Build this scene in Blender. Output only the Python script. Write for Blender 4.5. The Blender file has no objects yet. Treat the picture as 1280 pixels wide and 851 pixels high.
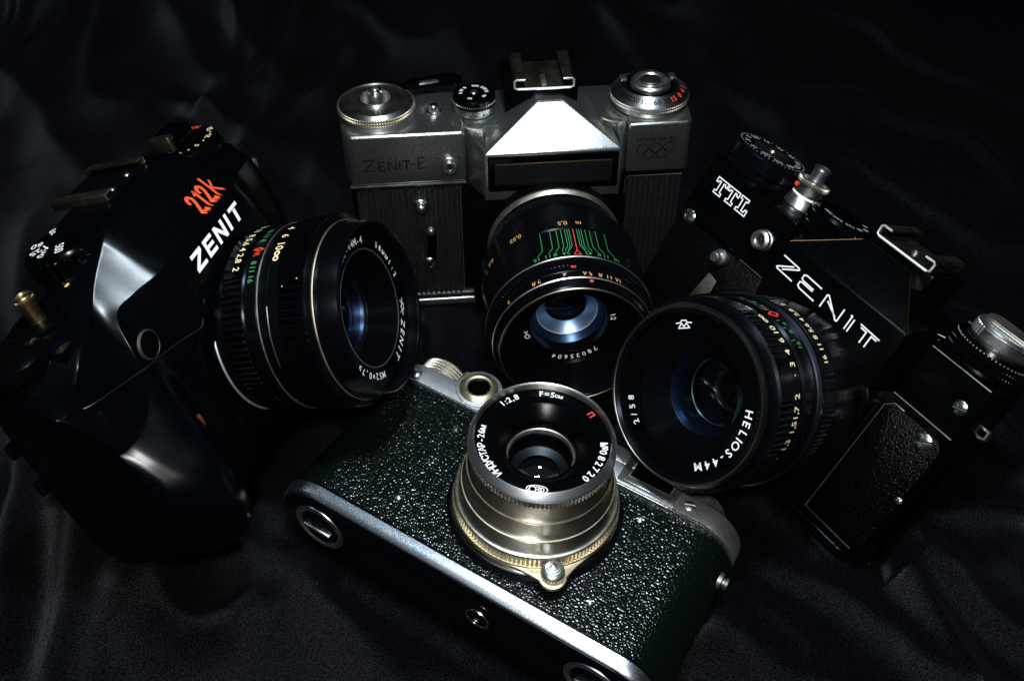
import bpy, bmesh, math, random
from mathutils import Matrix, Vector, noise
random.seed(7)
sc = bpy.context.scene
COL = sc.collection
R = math.radians
PI = math.pi

# ------------------------------------------------------------------ camera, world, lamps, exposure
cam_d = bpy.data.cameras.new('camera'); cam = bpy.data.objects.new('camera', cam_d); COL.objects.link(cam)
cam_d.sensor_width = 36.0
cam_d.lens = 36.0 * 1292.5 / 1280.0
cam_d.clip_start = 0.02; cam_d.clip_end = 20.0
cam.location = (0.00016, -0.20348, 0.30643)
cam.rotation_euler = (R(45), 0, 0)
sc.camera = cam

w = bpy.data.worlds.new('World'); sc.world = w; w.use_nodes = True
w.node_tree.nodes['Background'].inputs[0].default_value = (0.35, 0.5, 0.8, 1)
w.node_tree.nodes['Background'].inputs[1].default_value = 0.003

def area(name, loc, target, sx, sy, power, col):
    l = bpy.data.lights.new(name, 'AREA'); l.shape = 'RECTANGLE'; l.size = sx; l.size_y = sy
    l.energy = power; l.color = col
    o = bpy.data.objects.new(name, l); COL.objects.link(o); o.location = loc
    d = Vector(target) - Vector(loc)
    o.rotation_euler = d.to_track_quat('-Z', 'Y').to_euler()
    return o
area('overhead_lamp', (0.03, 0.02, 0.75), (0.02, 0.06, 0.03), 0.095, 0.065, 4.4, (0.75, 0.89, 1.0))
area('front_lamp', (-0.005, -0.26, 0.44), (0.0, 0.06, 0.03), 0.05, 0.035, 2.3, (0.97, 0.98, 1.0))

sc.view_settings.view_transform = 'Standard'
sc.view_settings.look = 'None'
sc.view_settings.exposure = 0.0
sc.view_settings.gamma = 1.0
sc.view_settings.use_curve_mapping = False

# ------------------------------------------------------------------ materials
def mat(name, base, rough=0.5, metal=0.0, spec=0.5, coat=0.0, noise_s=None, bump=0.0, vary=0.0, rvary=0.0, fine=None, aniso=0.0):
    m = bpy.data.materials.new(name); m.use_nodes = True
    nt = m.node_tree; n = nt.nodes; L = nt.links
    b = n['Principled BSDF']
    b.inputs['Base Color'].default_value = (*base, 1)
    b.inputs['Roughness'].default_value = rough
    b.inputs['Metallic'].default_value = metal
    b.inputs['Specular IOR Level'].default_value = spec
    b.inputs['Coat Weight'].default_value = coat
    b.inputs['Coat Roughness'].default_value = 0.12
    b.inputs['Anisotropic'].default_value = aniso
    tc = n.new('ShaderNodeTexCoord')
    if fine:
        t3 = n.new('ShaderNodeTexNoise'); t3.inputs['Scale'].default_value = 3400; t3.inputs['Detail'].default_value = 1
        L.new(tc.outputs['Object'], t3.inputs['Vector'])
        mr3 = n.new('ShaderNodeMapRange'); mr3.inputs[1].default_value = 0.35; mr3.inputs[2].default_value = 0.65
        mr3.inputs[3].default_value = max(.05, rough - fine); mr3.inputs[4].default_value = rough + fine
        L.new(t3.outputs['Fac'], mr3.inputs[0]); L.new(mr3.outputs[0], b.inputs['Roughness'])
    if vary or rvary:
        t = n.new('ShaderNodeTexNoise'); t.inputs['Scale'].default_value = 140; t.inputs['Detail'].default_value = 6
        t.inputs['Roughness'].default_value = 0.65
        L.new(tc.outputs['Object'], t.inputs['Vector'])
        if vary:
            mx = n.new('ShaderNodeMix'); mx.data_type = 'RGBA'
            mx.inputs[6].default_value = (*[c * (1 - vary) for c in base], 1)
            mx.inputs[7].default_value = (*[min(1, c * (1 + vary)) for c in base], 1)
            L.new(t.outputs['Fac'], mx.inputs[0]); L.new(mx.outputs[2], b.inputs['Base Color'])
        if rvary:
            mr = n.new('ShaderNodeMapRange')
            mr.inputs[1].default_value = 0.3; mr.inputs[2].default_value = 0.7
            mr.inputs[3].default_value = max(0.02, rough - rvary); mr.inputs[4].default_value = rough + rvary
            L.new(t.outputs['Fac'], mr.inputs[0]); L.new(mr.outputs[0], b.inputs['Roughness'])
    if noise_s:
        t2 = n.new('ShaderNodeTexNoise'); t2.inputs['Scale'].default_value = noise_s; t2.inputs['Detail'].default_value = 3
        L.new(tc.outputs['Object'], t2.inputs['Vector'])
        bp = n.new('ShaderNodeBump'); bp.inputs['Strength'].default_value = bump; bp.inputs['Distance'].default_value = 0.0004
        L.new(t2.outputs['Fac'], bp.inputs['Height']); L.new(bp.outputs[0], b.inputs['Normal'])
    return m

def turned(m, axis, an=0.75):
    """circular brushing about an axis: highlights stretch across the grooves"""
    nt = m.node_tree; b = nt.nodes['Principled BSDF']
    tg = nt.nodes.new('ShaderNodeTangent'); tg.direction_type = 'RADIAL'; tg.axis = axis
    nt.links.new(tg.outputs[0], b.inputs['Tangent'])
    b.inputs['Anisotropic'].default_value = an; b.inputs['Anisotropic Rotation'].default_value = 0.25
    return m

def leather(name, base, scale, rough=0.35, dist=0.00035, warp=0.35, strength=1.0, spec=0.5):
    """round pebbles of 1/scale metres"""
    m = bpy.data.materials.new(name); m.use_nodes = True
    nt = m.node_tree; n = nt.nodes; L = nt.links; b = n['Principled BSDF']
    b.inputs['Base Color'].default_value = (*base, 1); b.inputs['Roughness'].default_value = rough
    b.inputs['Specular IOR Level'].default_value = spec
    tc = n.new('ShaderNodeTexCoord')
    nz = n.new('ShaderNodeTexNoise'); nz.inputs['Scale'].default_value = scale * 0.5; nz.inputs['Detail'].default_value = 1
    L.new(tc.outputs['Object'], nz.inputs['Vector'])
    ad = n.new('ShaderNodeVectorMath'); ad.operation = 'MULTIPLY_ADD'; ad.inputs[1].default_value = (warp / scale,) * 3
    L.new(nz.outputs['Color'], ad.inputs[0]); L.new(tc.outputs['Object'], ad.inputs[2])
    v = n.new('ShaderNodeTexVoronoi'); v.feature = 'F1'; v.inputs['Scale'].default_value = scale; v.inputs['Randomness'].default_value = 0.85
    L.new(ad.outputs[0], v.inputs['Vector'])
    sq = n.new('ShaderNodeMath'); sq.operation = 'MULTIPLY'; L.new(v.outputs['Distance'], sq.inputs[0]); L.new(v.outputs['Distance'], sq.inputs[1])
    iv = n.new('ShaderNodeMath'); iv.operation = 'MULTIPLY_ADD'; iv.inputs[1].default_value = -1.4; iv.inputs[2].default_value = 1.0
    L.new(sq.outputs[0], iv.inputs[0])
    rnd = n.new('ShaderNodeMath'); rnd.operation = 'MULTIPLY_ADD'; rnd.inputs[1].default_value = 0.25
    sp = n.new('ShaderNodeSeparateColor'); L.new(v.outputs['Color'], sp.inputs[0]); L.new(sp.outputs[0], rnd.inputs[0]); L.new(iv.outputs[0], rnd.inputs[2])
    bp = n.new('ShaderNodeBump'); bp.inputs['Strength'].default_value = strength; bp.inputs['Distance'].default_value = dist
    L.new(rnd.outputs[0], bp.inputs['Height']); L.new(bp.outputs[0], b.inputs['Normal'])
    return m

def glass(name, tint, boost=1.0, ior=1.5):
    m = bpy.data.materials.new(name); m.use_nodes = True
    nt = m.node_tree; n = nt.nodes; L = nt.links
    for x in list(n):
        if x.type != 'OUTPUT_MATERIAL': n.remove(x)
    out = [x for x in n if x.type == 'OUTPUT_MATERIAL'][0]
    tr = n.new('ShaderNodeBsdfTransparent'); tr.inputs[0].default_value = (0.93, 0.95, 0.98, 1)
    gl = n.new('ShaderNodeBsdfGlossy'); gl.inputs['Color'].default_value = (*tint, 1); gl.inputs['Roughness'].default_value = 0.02
    lw = n.new('ShaderNodeLayerWeight'); lw.inputs['Blend'].default_value = 0.5
    pw = n.new('ShaderNodeMath'); pw.operation = 'POWER'; pw.inputs[1].default_value = 5.0; L.new(lw.outputs['Facing'], pw.inputs[0])
    mu = n.new('ShaderNodeMath'); mu.operation = 'MULTIPLY_ADD'; mu.inputs[1].default_value = 0.9; mu.inputs[2].default_value = 0.05 * boost; mu.use_clamp = True
    L.new(pw.outputs[0], mu.inputs[0])
    mx = n.new('ShaderNodeMixShader'); L.new(mu.outputs[0], mx.inputs[0]); L.new(tr.outputs[0], mx.inputs[1]); L.new(gl.outputs[0], mx.inputs[2])
    L.new(mx.outputs[0], out.inputs['Surface'])
    return m

M = {}
M['satin_chrome'] = mat('satin_chrome', (0.28, 0.29, 0.28), 0.27, 0.94, noise_s=5200, bump=0.15, vary=0.14, fine=0.05)
M['chrome'] = mat('chrome', (0.72, 0.73, 0.72), 0.24, 1.0, rvary=0.06)
M['steel'] = mat('steel', (0.58, 0.58, 0.57), 0.34, 1.0, vary=0.06, rvary=0.06)
M['bright_edge'] = mat('bright_ring_and_glint', (0.85, 0.86, 0.86), 0.5, 1.0)  # pale metal: a mount ring, plus highlights drawn on shoe edges and inside a lens
M['nickel'] = mat('aged_nickel', (0.50, 0.475, 0.40), 0.4, 1.0, noise_s=3000, bump=0.06, vary=0.12, rvary=0.08)
M['brass'] = mat('worn_brass', (0.60, 0.51, 0.34), 0.4, 1.0, vary=0.2, rvary=0.08)
M['dull_brass'] = mat('dull_bronze_plate', (0.085, 0.074, 0.055), 0.45, 1.0, vary=0.3, rvary=0.08)
M['fed_plate'] = mat('fed_satin_plate', (0.46, 0.47, 0.47), 0.38, 0.95, noise_s=4600, bump=0.4, vary=0.08, fine=0.07)
M['fed_base'] = mat('fed_base_plate', (0.31, 0.345, 0.38), 0.30, 1.0, noise_s=5200, bump=0.15, vary=0.1, fine=0.05)
M['prism_chrome_lit'] = mat('prism_chrome_lit', (0.46, 0.47, 0.465), 0.29, 0.96, noise_s=5200, bump=0.12, vary=0.06, fine=0.04)  # same finish as the other chrome, lightened for the prism's bright reflection
M['black_paint'] = mat('black_enamel', (0.0006, 0.0009, 0.0012), 0.2, 0, 0.08, noise_s=2500, bump=0.05, rvary=0.06)
M['black_satin'] = mat('black_satin_paint', (0.0006, 0.0009, 0.0012), 0.3, 0, 0.06, noise_s=4000, bump=0.1, rvary=0.06)
M['black_metal'] = mat('black_anodised', (0.0035, 0.0045, 0.0065), 0.22, 0.6, 0.12, rvary=0.05, aniso=0.3)
M['black_matte'] = mat('black_matte', (0.0012, 0.0013, 0.0016), 0.6, 0, 0.15)
M['black_plastic'] = mat('black_plastic', (0.0006, 0.0008, 0.0011), 0.2, 0, 0.14, noise_s=1500, bump=0.05, rvary=0.05)
M['body_plastic'] = mat('glossy_body_plastic', (0.0004, 0.0008, 0.0014), 0.23, 0, 0.2, noise_s=3500, bump=0.03, rvary=0.03)
M['turned_nickel'] = turned(mat('turned_nickel', (0.46, 0.44, 0.375), 0.36, 1.0, vary=0.14, rvary=0.05), 'Z', 0.92)
M['turned_brass'] = turned(mat('turned_brass', (0.60, 0.51, 0.33), 0.4, 1.0, vary=0.2, rvary=0.06), 'Z', 0.6)
M['turned_black'] = turned(mat('turned_black_anodised', (0.0036, 0.0046, 0.0066), 0.27, 0.7, 0.2), 'Z', 0.7)
M['turned_steel_y'] = turned(mat('turned_steel_deck', (0.50, 0.50, 0.48), 0.38, 1.0, vary=0.08, rvary=0.05), 'Y', 0.7)
M['turned_bright'] = turned(mat('turned_bright', (0.66, 0.68, 0.70), 0.40, 1.0, vary=0.06), 'Z', 0.85)
M['dull_steel'] = mat('dull_steel', (0.30, 0.30, 0.28), 0.42, 1.0, vary=0.2)
M['dull_brass_rim'] = mat('dull_brass_rim', (0.34, 0.28, 0.18), 0.36, 1.0, vary=0.3)
M['blue_edge'] = turned(mat('blued_edge', (0.10, 0.12, 0.155), 0.34, 1.0), 'Z', 0.7)
M['dull_gold'] = mat('dull_gold', (0.34, 0.27, 0.14), 0.34, 1.0, vary=0.35, rvary=0.08)
M['blue_grey'] = mat('blue_grey_knurl', (0.030, 0.036, 0.044), 0.3, 0.9)
M['dark_rim'] = mat('dark_rim_metal', (0.14, 0.14, 0.135), 0.36, 1.0, vary=0.2)
M['dim_lamp'] = mat('dim_red_window', (0.09, 0.022, 0.012), 0.3)
M['worn_edge'] = mat('worn_brass_edge', (0.13, 0.075, 0.03), 0.45, 1.0, vary=0.5)
M['rib_leather'] = leather('ribbed_leatherette', (0.0052, 0.0052, 0.0062), 2600, 0.3, 0.00016, spec=0.5)
M['grain_leather'] = leather('grained_leatherette', (0.0007, 0.0009, 0.0011), 1700, 0.25, 0.00014, 0.8, spec=0.13)
M['pebble'] = mat('pebbled_vulcanite', (0.0012, 0.0030, 0.0022), 0.2, 0, 0.42)
M['white'] = mat('white_ink', (0.85, 0.86, 0.84), 0.5)
M['dim_white'] = mat('grey_white_ink', (0.45, 0.47, 0.46), 0.5)
M['cream'] = mat('cream_ink', (0.88, 0.70, 0.38), 0.5)
M['orange'] = mat('orange_ink', (0.62, 0.30, 0.10), 0.5)
M['green'] = mat('green_ink', (0.035, 0.22, 0.065), 0.5)
M['red'] = mat('red_ink', (0.62, 0.045, 0.02), 0.5)
M['orange_red'] = mat('orange_red_ink', (0.70, 0.075, 0.02), 0.5)
M['black_ink'] = mat('black_engraving', (0.0015, 0.0015, 0.0015), 0.8, 0, 0.05)
M['glass_blue'] = glass('coated_glass_blue', (0.35, 0.6, 1.0), 1.0)
M['glass_clear'] = glass('coated_glass_clear', (0.8, 0.85, 1.0), 0.9)
M['glass_green'] = glass('coated_glass_green', (0.45, 0.85, 0.75), 0.9)
M['glint_blue'] = mat('blue_reflection_ring', (0.035, 0.065, 0.125), 0.32, 0.9)  # ring colours that stand in for reflections in the coated glass
M['glint_pale'] = mat('pale_reflection_ring', (0.30, 0.45, 0.66), 0.36, 0.9)
M['glint_dim'] = mat('dim_reflection_ring', (0.009, 0.017, 0.036), 0.32, 0.9)
M['glint_teal'] = mat('teal_reflection_line', (0.05, 0.09, 0.10), 0.34, 0.9)
M['iris'] = mat('iris_steel', (0.012, 0.014, 0.015), 0.35, 0.8)
M['yellow'] = mat('yellow_ink', (0.75, 0.55, 0.15), 0.5)

# ------------------------------------------------------------------ mesh helpers (millimetres in a camera-local frame:
# x to the right seen from the front, y up, z out of the lens)
class Ctx: base = (0, 0, 0)
def mk(name, verts, faces, m, parent, angle=32, smooth=True):
    b = Ctx.base
    me = bpy.data.meshes.new(name)
    me.from_pydata([((v[0] - b[0]) * .001, (v[1] - b[1]) * .001, (v[2] - b[2]) * .001) for v in verts], [], faces)
    me.materials.append(M[m] if isinstance(m, str) else m)
    if smooth:
        me.polygons.foreach_set('use_smooth', [True] * len(me.polygons))
        me.set_sharp_from_angle(angle=R(angle))
    me.update()
    o = bpy.data.objects.new(name, me); COL.objects.link(o)
    if parent: o.parent = parent
    return o

def from_bm(name, bm, m, parent, angle=32):
    bmesh.ops.recalc_face_normals(bm, faces=bm.faces)
    bm.verts.ensure_lookup_table()
    vs = [v.co.copy() for v in bm.verts]; fs = [[v.index for v in f.verts] for f in bm.faces]
    bm.free()
    return mk(name, vs, fs, m, parent, angle)

def axmap(axis, c):
    if axis == 'z': return lambda r, a, h: (c[0] + r * math.cos(a), c[1] + r * math.sin(a), c[2] + h)
    if axis == 'y': return lambda r, a, h: (c[0] + r * math.cos(a), c[1] + h, c[2] - r * math.sin(a))
    if axis == '-y': return lambda r, a, h: (c[0] + r * math.cos(a), c[1] - h, c[2] + r * math.sin(a))
    if axis == 'x': return lambda r, a, h: (c[0] + h, c[1] + r * math.cos(a), c[2] + r * math.sin(a))

def lathe(name, prof, m, parent, axis='z', c=(0, 0, 0), seg=96, angle=32):
    """prof: (r, h) along the axis, outside first -> closed surface of revolution where r reaches 0"""
    f = axmap(axis, c); V = []; F = []; rows = []
    for r, h in prof:
        if r <= 1e-6:
            rows.append([len(V)]); V.append(f(0, 0, h))
        else:
            rows.append(list(range(len(V), len(V) + seg)))
            V += [f(r, 2 * PI * k / seg, h) for k in range(seg)]
    for a, b in zip(rows, rows[1:]):
        for k in range(seg):
            k2 = (k + 1) % seg
            if len(a) == 1 and len(b) == 1: continue
            if len(a) == 1: F.append((a[0], b[k2], b[k]))
            elif len(b) == 1: F.append((a[k], a[k2], b[0]))
            else: F.append((a[k], a[k2], b[k2], b[k]))
    bm = bmesh.new()
    bv = [bm.verts.new(v) for v in V]
    for q in F: bm.faces.new([bv[i] for i in q])
    bm.verts.index_update()
    return from_bm(name, bm, m, parent, angle)

def ring(name, rows, rf, n, m, parent, axis='z', c=(0, 0, 0), angle=30, loop=False):
    """rows: (h, dr, use) ; radius = (rf(angle) if use else rf.base) + dr"""
    f = axmap(axis, c); V = []; F = []
    for h, dr, use in rows:
        for k in range(n):
            a = 2 * PI * k / n
            V.append(f((rf(a) if use else 0) + dr, a, h))
    nr = len(rows)
    for i in range(nr - 1 + (1 if loop else 0)):
        j = (i + 1) % nr
        for k in range(n):
            k2 = (k + 1) % n
            F.append((i * n + k, i * n + k2, j * n + k2, j * n + k))
    bm = bmesh.new(); bv = [bm.verts.new(v) for v in V]
    for q in F: bm.faces.new([bv[i] for i in q])
    bm.verts.index_update()
    return from_bm(name, bm, m, parent, angle)

def knurl(name, r, h0, h1, teeth, m, parent, axis='z', c=(0, 0, 0), depth=0.5, inner=2.0, mask=None, duty=0.5, cham=0.25, shape=None):
    n = teeth * (10 if shape else 6)
    def rf(a):
        if mask and not mask(a): return r
        t = (a * teeth / (2 * PI)) % 1.0
        if shape: return r - depth * (1 - abs(math.sin(PI * t)) ** 0.7)
        q = min(1, max(0, (abs(t - 0.5) - (0.5 - duty) * 0.5 - 0.12) / 0.14)) if True else 0
        return r - depth * q
    rows = [(h0, -inner, True), (h0, -cham, True), (h0 + cham, 0, True), (h1 - cham, 0, True), (h1, -cham, True), (h1, -inner, True)]
    return ring(name, rows, rf, n, m, parent, axis, c, angle=25, loop=True)

def box(name, x0, x1, y0, y1, z0, z1, m, parent, bev=0.4, seg=2, angle=32):
    bm = bmesh.new(); bmesh.ops.create_cube(bm, size=1)
    for v in bm.verts:
        v.co = Vector(((x0 + x1) / 2 + v.co.x * (x1 - x0), (y0 + y1) / 2 + v.co.y * (y1 - y0), (z0 + z1) / 2 + v.co.z * (z1 - z0)))
    if bev: bmesh.ops.bevel(bm, geom=bm.edges[:], offset=bev, segments=seg, profile=0.5, affect='EDGES', clamp_overlap=True)
    bm.verts.index_update()
    return from_bm(name, bm, m, parent, angle)

def prism(name, outline, a0, a1, plane, m, parent, bev=0.0, seg=2, angle=32, minang=35):
    def P(u, v, h):
        if plane == 'xy': return (u, v, h)
        if plane == 'xz': return (u, h, v)
        return (h, u, v)
    bm = bmesh.new()
    lo = [bm.verts.new(P(u, v, a0)) for u, v in outline]; hi = [bm.verts.new(P(u, v, a1)) for u, v in outline]
    n = len(outline)
    bm.faces.new(lo); bm.faces.new(hi)
    for i in range(n):
        j = (i + 1) % n; bm.faces.new((lo[i], lo[j], hi[j], hi[i]))
    bmesh.ops.recalc_face_normals(bm, faces=bm.faces)
    if bev:
        es = [e for e in bm.edges if len(e.link_faces) == 2 and e.calc_face_angle() > R(minang)]
        bmesh.ops.bevel(bm, geom=es, offset=bev, segments=seg, profile=0.5, affect='EDGES', clamp_overlap=True)
    bm.verts.index_update()
    return from_bm(name, bm, m, parent, angle)

def solid(name, verts, faces, m, parent, bev=0.0, seg=2, angle=32, only=None):
    bm = bmesh.new(); bv = [bm.verts.new(v) for v in verts]
    for f in faces: bm.faces.new([bv[i] for i in f])
    bmesh.ops.recalc_face_normals(bm, faces=bm.faces)
    if bev: bmesh.ops.bevel(bm, geom=[e for e in bm.edges if e.calc_face_angle(0) > R(12)], offset=bev, segments=seg, profile=0.5, affect='EDGES', clamp_overlap=True)
    bm.verts.index_update()
    return from_bm(name, bm, m, parent, angle)

def stack(name, rows, x0, x1, z0, z1, r, m, parent, n=16):
    V = []; F = []
    for y, ins in rows:
        V += [(u, y, v) for u, v in rrect(x0 + ins, x1 - ins, z0 + ins, z1 - ins, max(.5, r - ins), n)]
    k = len(V) // len(rows)
    for i in range(len(rows) - 1):
        for q in range(k):
            q2 = (q + 1) % k; F.append((i * k + q, i * k + q2, (i + 1) * k + q2, (i + 1) * k + q))
    F.append(tuple(range(k))); F.append(tuple(range(len(V) - k, len(V))))
    bm = bmesh.new(); bv = [bm.verts.new(v) for v in V]
    for f in F: bm.faces.new([bv[i] for i in f])
    bm.verts.index_update()
    return from_bm(name, bm, m, parent, 30)

def rrect(x0, x1, y0, y1, r, n=6):
    o = []
    for cx, cy, a in ((x1 - r, y1 - r, 0), (x0 + r, y1 - r, 90), (x0 + r, y0 + r, 180), (x1 - r, y0 + r, 270)):
        for k in range(n + 1):
            t = R(a + 90 * k / n); o.append((cx + r * math.cos(t), cy + r * math.sin(t)))
    return o

def arc(cx, cy, r, a0, a1, n=10):
    return [(cx + r * math.cos(R(a0 + (a1 - a0) * k / n)), cy + r * math.sin(R(a0 + (a1 - a0) * k / n))) for k in range(n + 1)]

def tube(name, pts, r, m, parent, n=8):
    bm = bmesh.new(); rings = []
    P = [Vector(p) for p in pts]
    for i, p in enumerate(P):
        d = (P[min(i + 1, len(P) - 1)] - P[max(i - 1, 0)]).normalized()
        a = d.orthogonal().normalized() if i == 0 else (ra - d * ra.dot(d)).normalized()
        ra = a; b = d.cross(a)
        rings.append([bm.verts.new(p + a * r * math.cos(2 * PI * k / n) + b * r * math.sin(2 * PI * k / n)) for k in range(n)])
    for A, B in zip(rings, rings[1:]):
        for k in range(n): bm.faces.new((A[k], A[(k + 1) % n], B[(k + 1) % n], B[k]))
    bm.faces.new(rings[0]); bm.faces.new(rings[-1])
    bm.verts.index_update()
    return from_bm(name, bm, m, parent, 40)

# ---- lettering: 2-D shapes (triangles / quads) mapped on to a surface
_gl = {}
def glyphs(s, bold=0.0, shear=0.0):
    key = (s, bold, shear)
    if key in _gl: return _gl[key]
    cu = bpy.data.curves.new('glyph', 'FONT'); cu.body = s; cu.size = 1.0; cu.resolution_u = 3
    cu.dimensions = '2D'; cu.fill_mode = 'FRONT'; cu.offset = bold; cu.shear = shear
    o = bpy.data.objects.new('glyph', cu); COL.objects.link(o)
    bpy.context.view_layer.update()
    me = bpy.data.meshes.new_from_object(o)
    V = [(v.co.x, v.co.y) for v in me.vertices]; F = [tuple(p.vertices) for p in me.polygons]
    bpy.data.objects.remove(o); bpy.data.curves.remove(cu); bpy.data.meshes.remove(me)
    _gl[key] = (V, F); return V, F
CAP = max(v[1] for v in glyphs('H')[0])
def text2d(s, h, bold=0.0, shear=0.0, stretch=1.0, center=True):
    V, F = glyphs(s, bold, shear); k = h / CAP
    V = [(x * k * stretch, y * k) for x, y in V]
    if not V: return V, F
    if center:
        cx = (min(v[0] for v in V) + max(v[0] for v in V)) / 2
        V = [(x - cx, y - h / 2) for x, y in V]
    return V, F
def strokes2d(paths, wd, closed=False):
    V = []; F = []
    for p in paths:
        p = [Vector(q) for q in p]; n = len(p)
        L = []
        for i in range(n):
            if closed: a, b = p[i - 1], p[(i + 1) % n]
            else: a, b = p[max(i - 1, 0)], p[min(i + 1, n - 1)]
            d1 = (p[i] - a); d2 = (b - p[i])
            d1 = d1.normalized() if d1.length > 1e-9 else d2.normalized()
            d2 = d2.normalized() if d2.length > 1e-9 else d1
            t = (d1 + d2); t = t.normalized() if t.length > 1e-6 else d1
            nn = Vector((-t.y, t.x)); cs = max(0.45, nn.dot(Vector((-d1.y, d1.x))))
            L.append((p[i] + nn * wd / 2 / cs, p[i] - nn * wd / 2 / cs))
        s = len(V)
        for a, b in L: V += [tuple(a), tuple(b)]
        for i in range(n if closed else n - 1):
            j = (i + 1) % n; F.append((s + 2 * i, s + 2 * i + 1, s + 2 * j + 1, s + 2 * j))
    return V, F
class Ink:
    """collects flat print for one surface"""
    def __init__(s): s.V = []; s.F = []
    def add(s, vf, fn):
        o = len(s.V); s.V += [fn(*p) for p in vf[0]]; s.F += [tuple(i + o for i in f) for f in vf[1]]
    def done(s, name, m, parent): return mk(name, s.V, s.F, m, parent, smooth=False)
def on_plane(o, u, v):
    o = Vector(o); u = Vector(u).normalized(); v = Vector(v).normalized()
    return lambda a, b: tuple(o + u * a + v * b)
def on_cyl(r, ang, z, flip=1, axis='z', c=(0, 0, 0), slope=0.0):
    f = axmap(axis, c)
    return lambda u, v: f(r + slope * v, R(ang) + flip * u / r, z + flip * v)
def on_face(r, ang, z, c=(0, 0), cw=True, tilt=0.0):
    """lettering on a flat ring facing +z, reading clockwise with tops outward"""
    a0 = R(ang)
    def g(u, v):
        a = a0 - u / r; rr = r + v
        return (c[0] + rr * math.cos(a), c[1] + rr * math.sin(a), z + tilt * v)
    return g
def on_deck(r, ang, y, c, out=True):
    a0 = R(ang); f = axmap('y', (c[0], 0, c[1]))
    s = 1 if out else -1
    return lambda u, v: f(r + s * v, a0 - s * u / r, y)

def label(o, label, cat, group=None):
    o['label'] = label; o['category'] = cat
    if group: o['group'] = group

POSE = {
 'E': ([[0.99612, -0.0028, 0.08792], [0.08796, 0.04704, -0.99501], [-0.00135, 0.99889, 0.0471]], [15.83, 141.74, 33.53]),
 'F': ([[0.8548, 0.51642, 0.05127], [-0.51661, 0.85616, -0.01056], [-0.04935, -0.01746, 0.99863]], [7.57, -3.94, 30.61]),
 'T': ([[0.57028, 0.4245, -0.70327], [-0.81878, 0.22478, -0.52827], [-0.06616, 0.87708, 0.47576]], [104.23, 50.85, 31.37]),
 'K': ([[0.2176, -0.29033, 0.93186], [0.97251, 0.1456, -0.18173], [-0.08291, 0.94578, 0.31403]], [-93.32, 51.7, 59.43]),
}
def root(name, key, base):
    rot, t = POSE[key]; Rm = Matrix(rot); q = Rm.to_quaternion(); q.normalize()
    o = bpy.data.objects.new(name, None); COL.objects.link(o); o.empty_display_size = 0.02
    Ctx.base = base
    o.rotation_mode = 'QUATERNION'; o.rotation_quaternion = q
    o.location = (Vector(t) + q.to_matrix() @ Vector(base)) * 0.001
    return o

def screw(parent, c, r, ang=30, m='chrome', h=0.8, dome=0.35, axis='z', name='screw'):
    """slotted domed screw head facing +z (or -y): two half domes with a slot between"""
    bm = bmesh.new(); n = 20; sl = r * 0.16
    rows = [(1.0, 0.0), (1.0, h * 0.55), (0.9, h * 0.8), (0.6, h + dome * .6), (0.25, h + dome)]
    for s in (1, -1):
        rg = []
        for fr, hh in rows:
            pts = []
            a0 = math.asin(min(0.95, sl / (r * fr)))
            for k in range(n + 1):
                a = a0 + (PI - 2 * a0) * k / n
                pts.append((r * fr * math.cos(a), s * r * fr * math.sin(a), hh))
            rg.append(pts)
        vv = [[bm.verts.new(p) for p in q] for q in rg]
        for A, B in zip(vv, vv[1:]):
            for k in range(n): bm.faces.new((A[k], A[k + 1], B[k + 1], B[k]))
        bm.faces.new(vv[-1]); bm.faces.new([v[0] for v in vv] + [v[-1] for v in reversed(vv)])
    fl = [bm.verts.new((r * .98 * math.cos(2 * PI * k / 24), r * .98 * math.sin(2 * PI * k / 24), h * 0.35)) for k in range(24)]
    bm.faces.new(fl)
    rot = Matrix.Rotation(R(ang), 4, 'Z')
    if axis == '-y': rot = Matrix.Rotation(R(90), 4, 'X') @ rot
    for v in bm.verts: v.co = rot @ v.co + Vector(c)
    bm.verts.index_update()
    return from_bm(name, bm, m, parent, 35)

def glass_cap(name, r, z, bulge, m, parent, c=(0, 0), thick=2.0):
    rows = []
    for k in range(7):
        t = k / 6; rows.append((r * math.sin(t * PI / 2) if k else 0, z + bulge * (1 - (math.sin(t * PI / 2)) ** 2)))
    return lathe(name, rows, m, parent, c=(c[0], c[1], 0), seg=64, angle=50)

def stud(name, parent, c, prof, m, axis='z', seg=32):
    return lathe(name, prof, m, parent, axis=axis, c=c, seg=seg)

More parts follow.
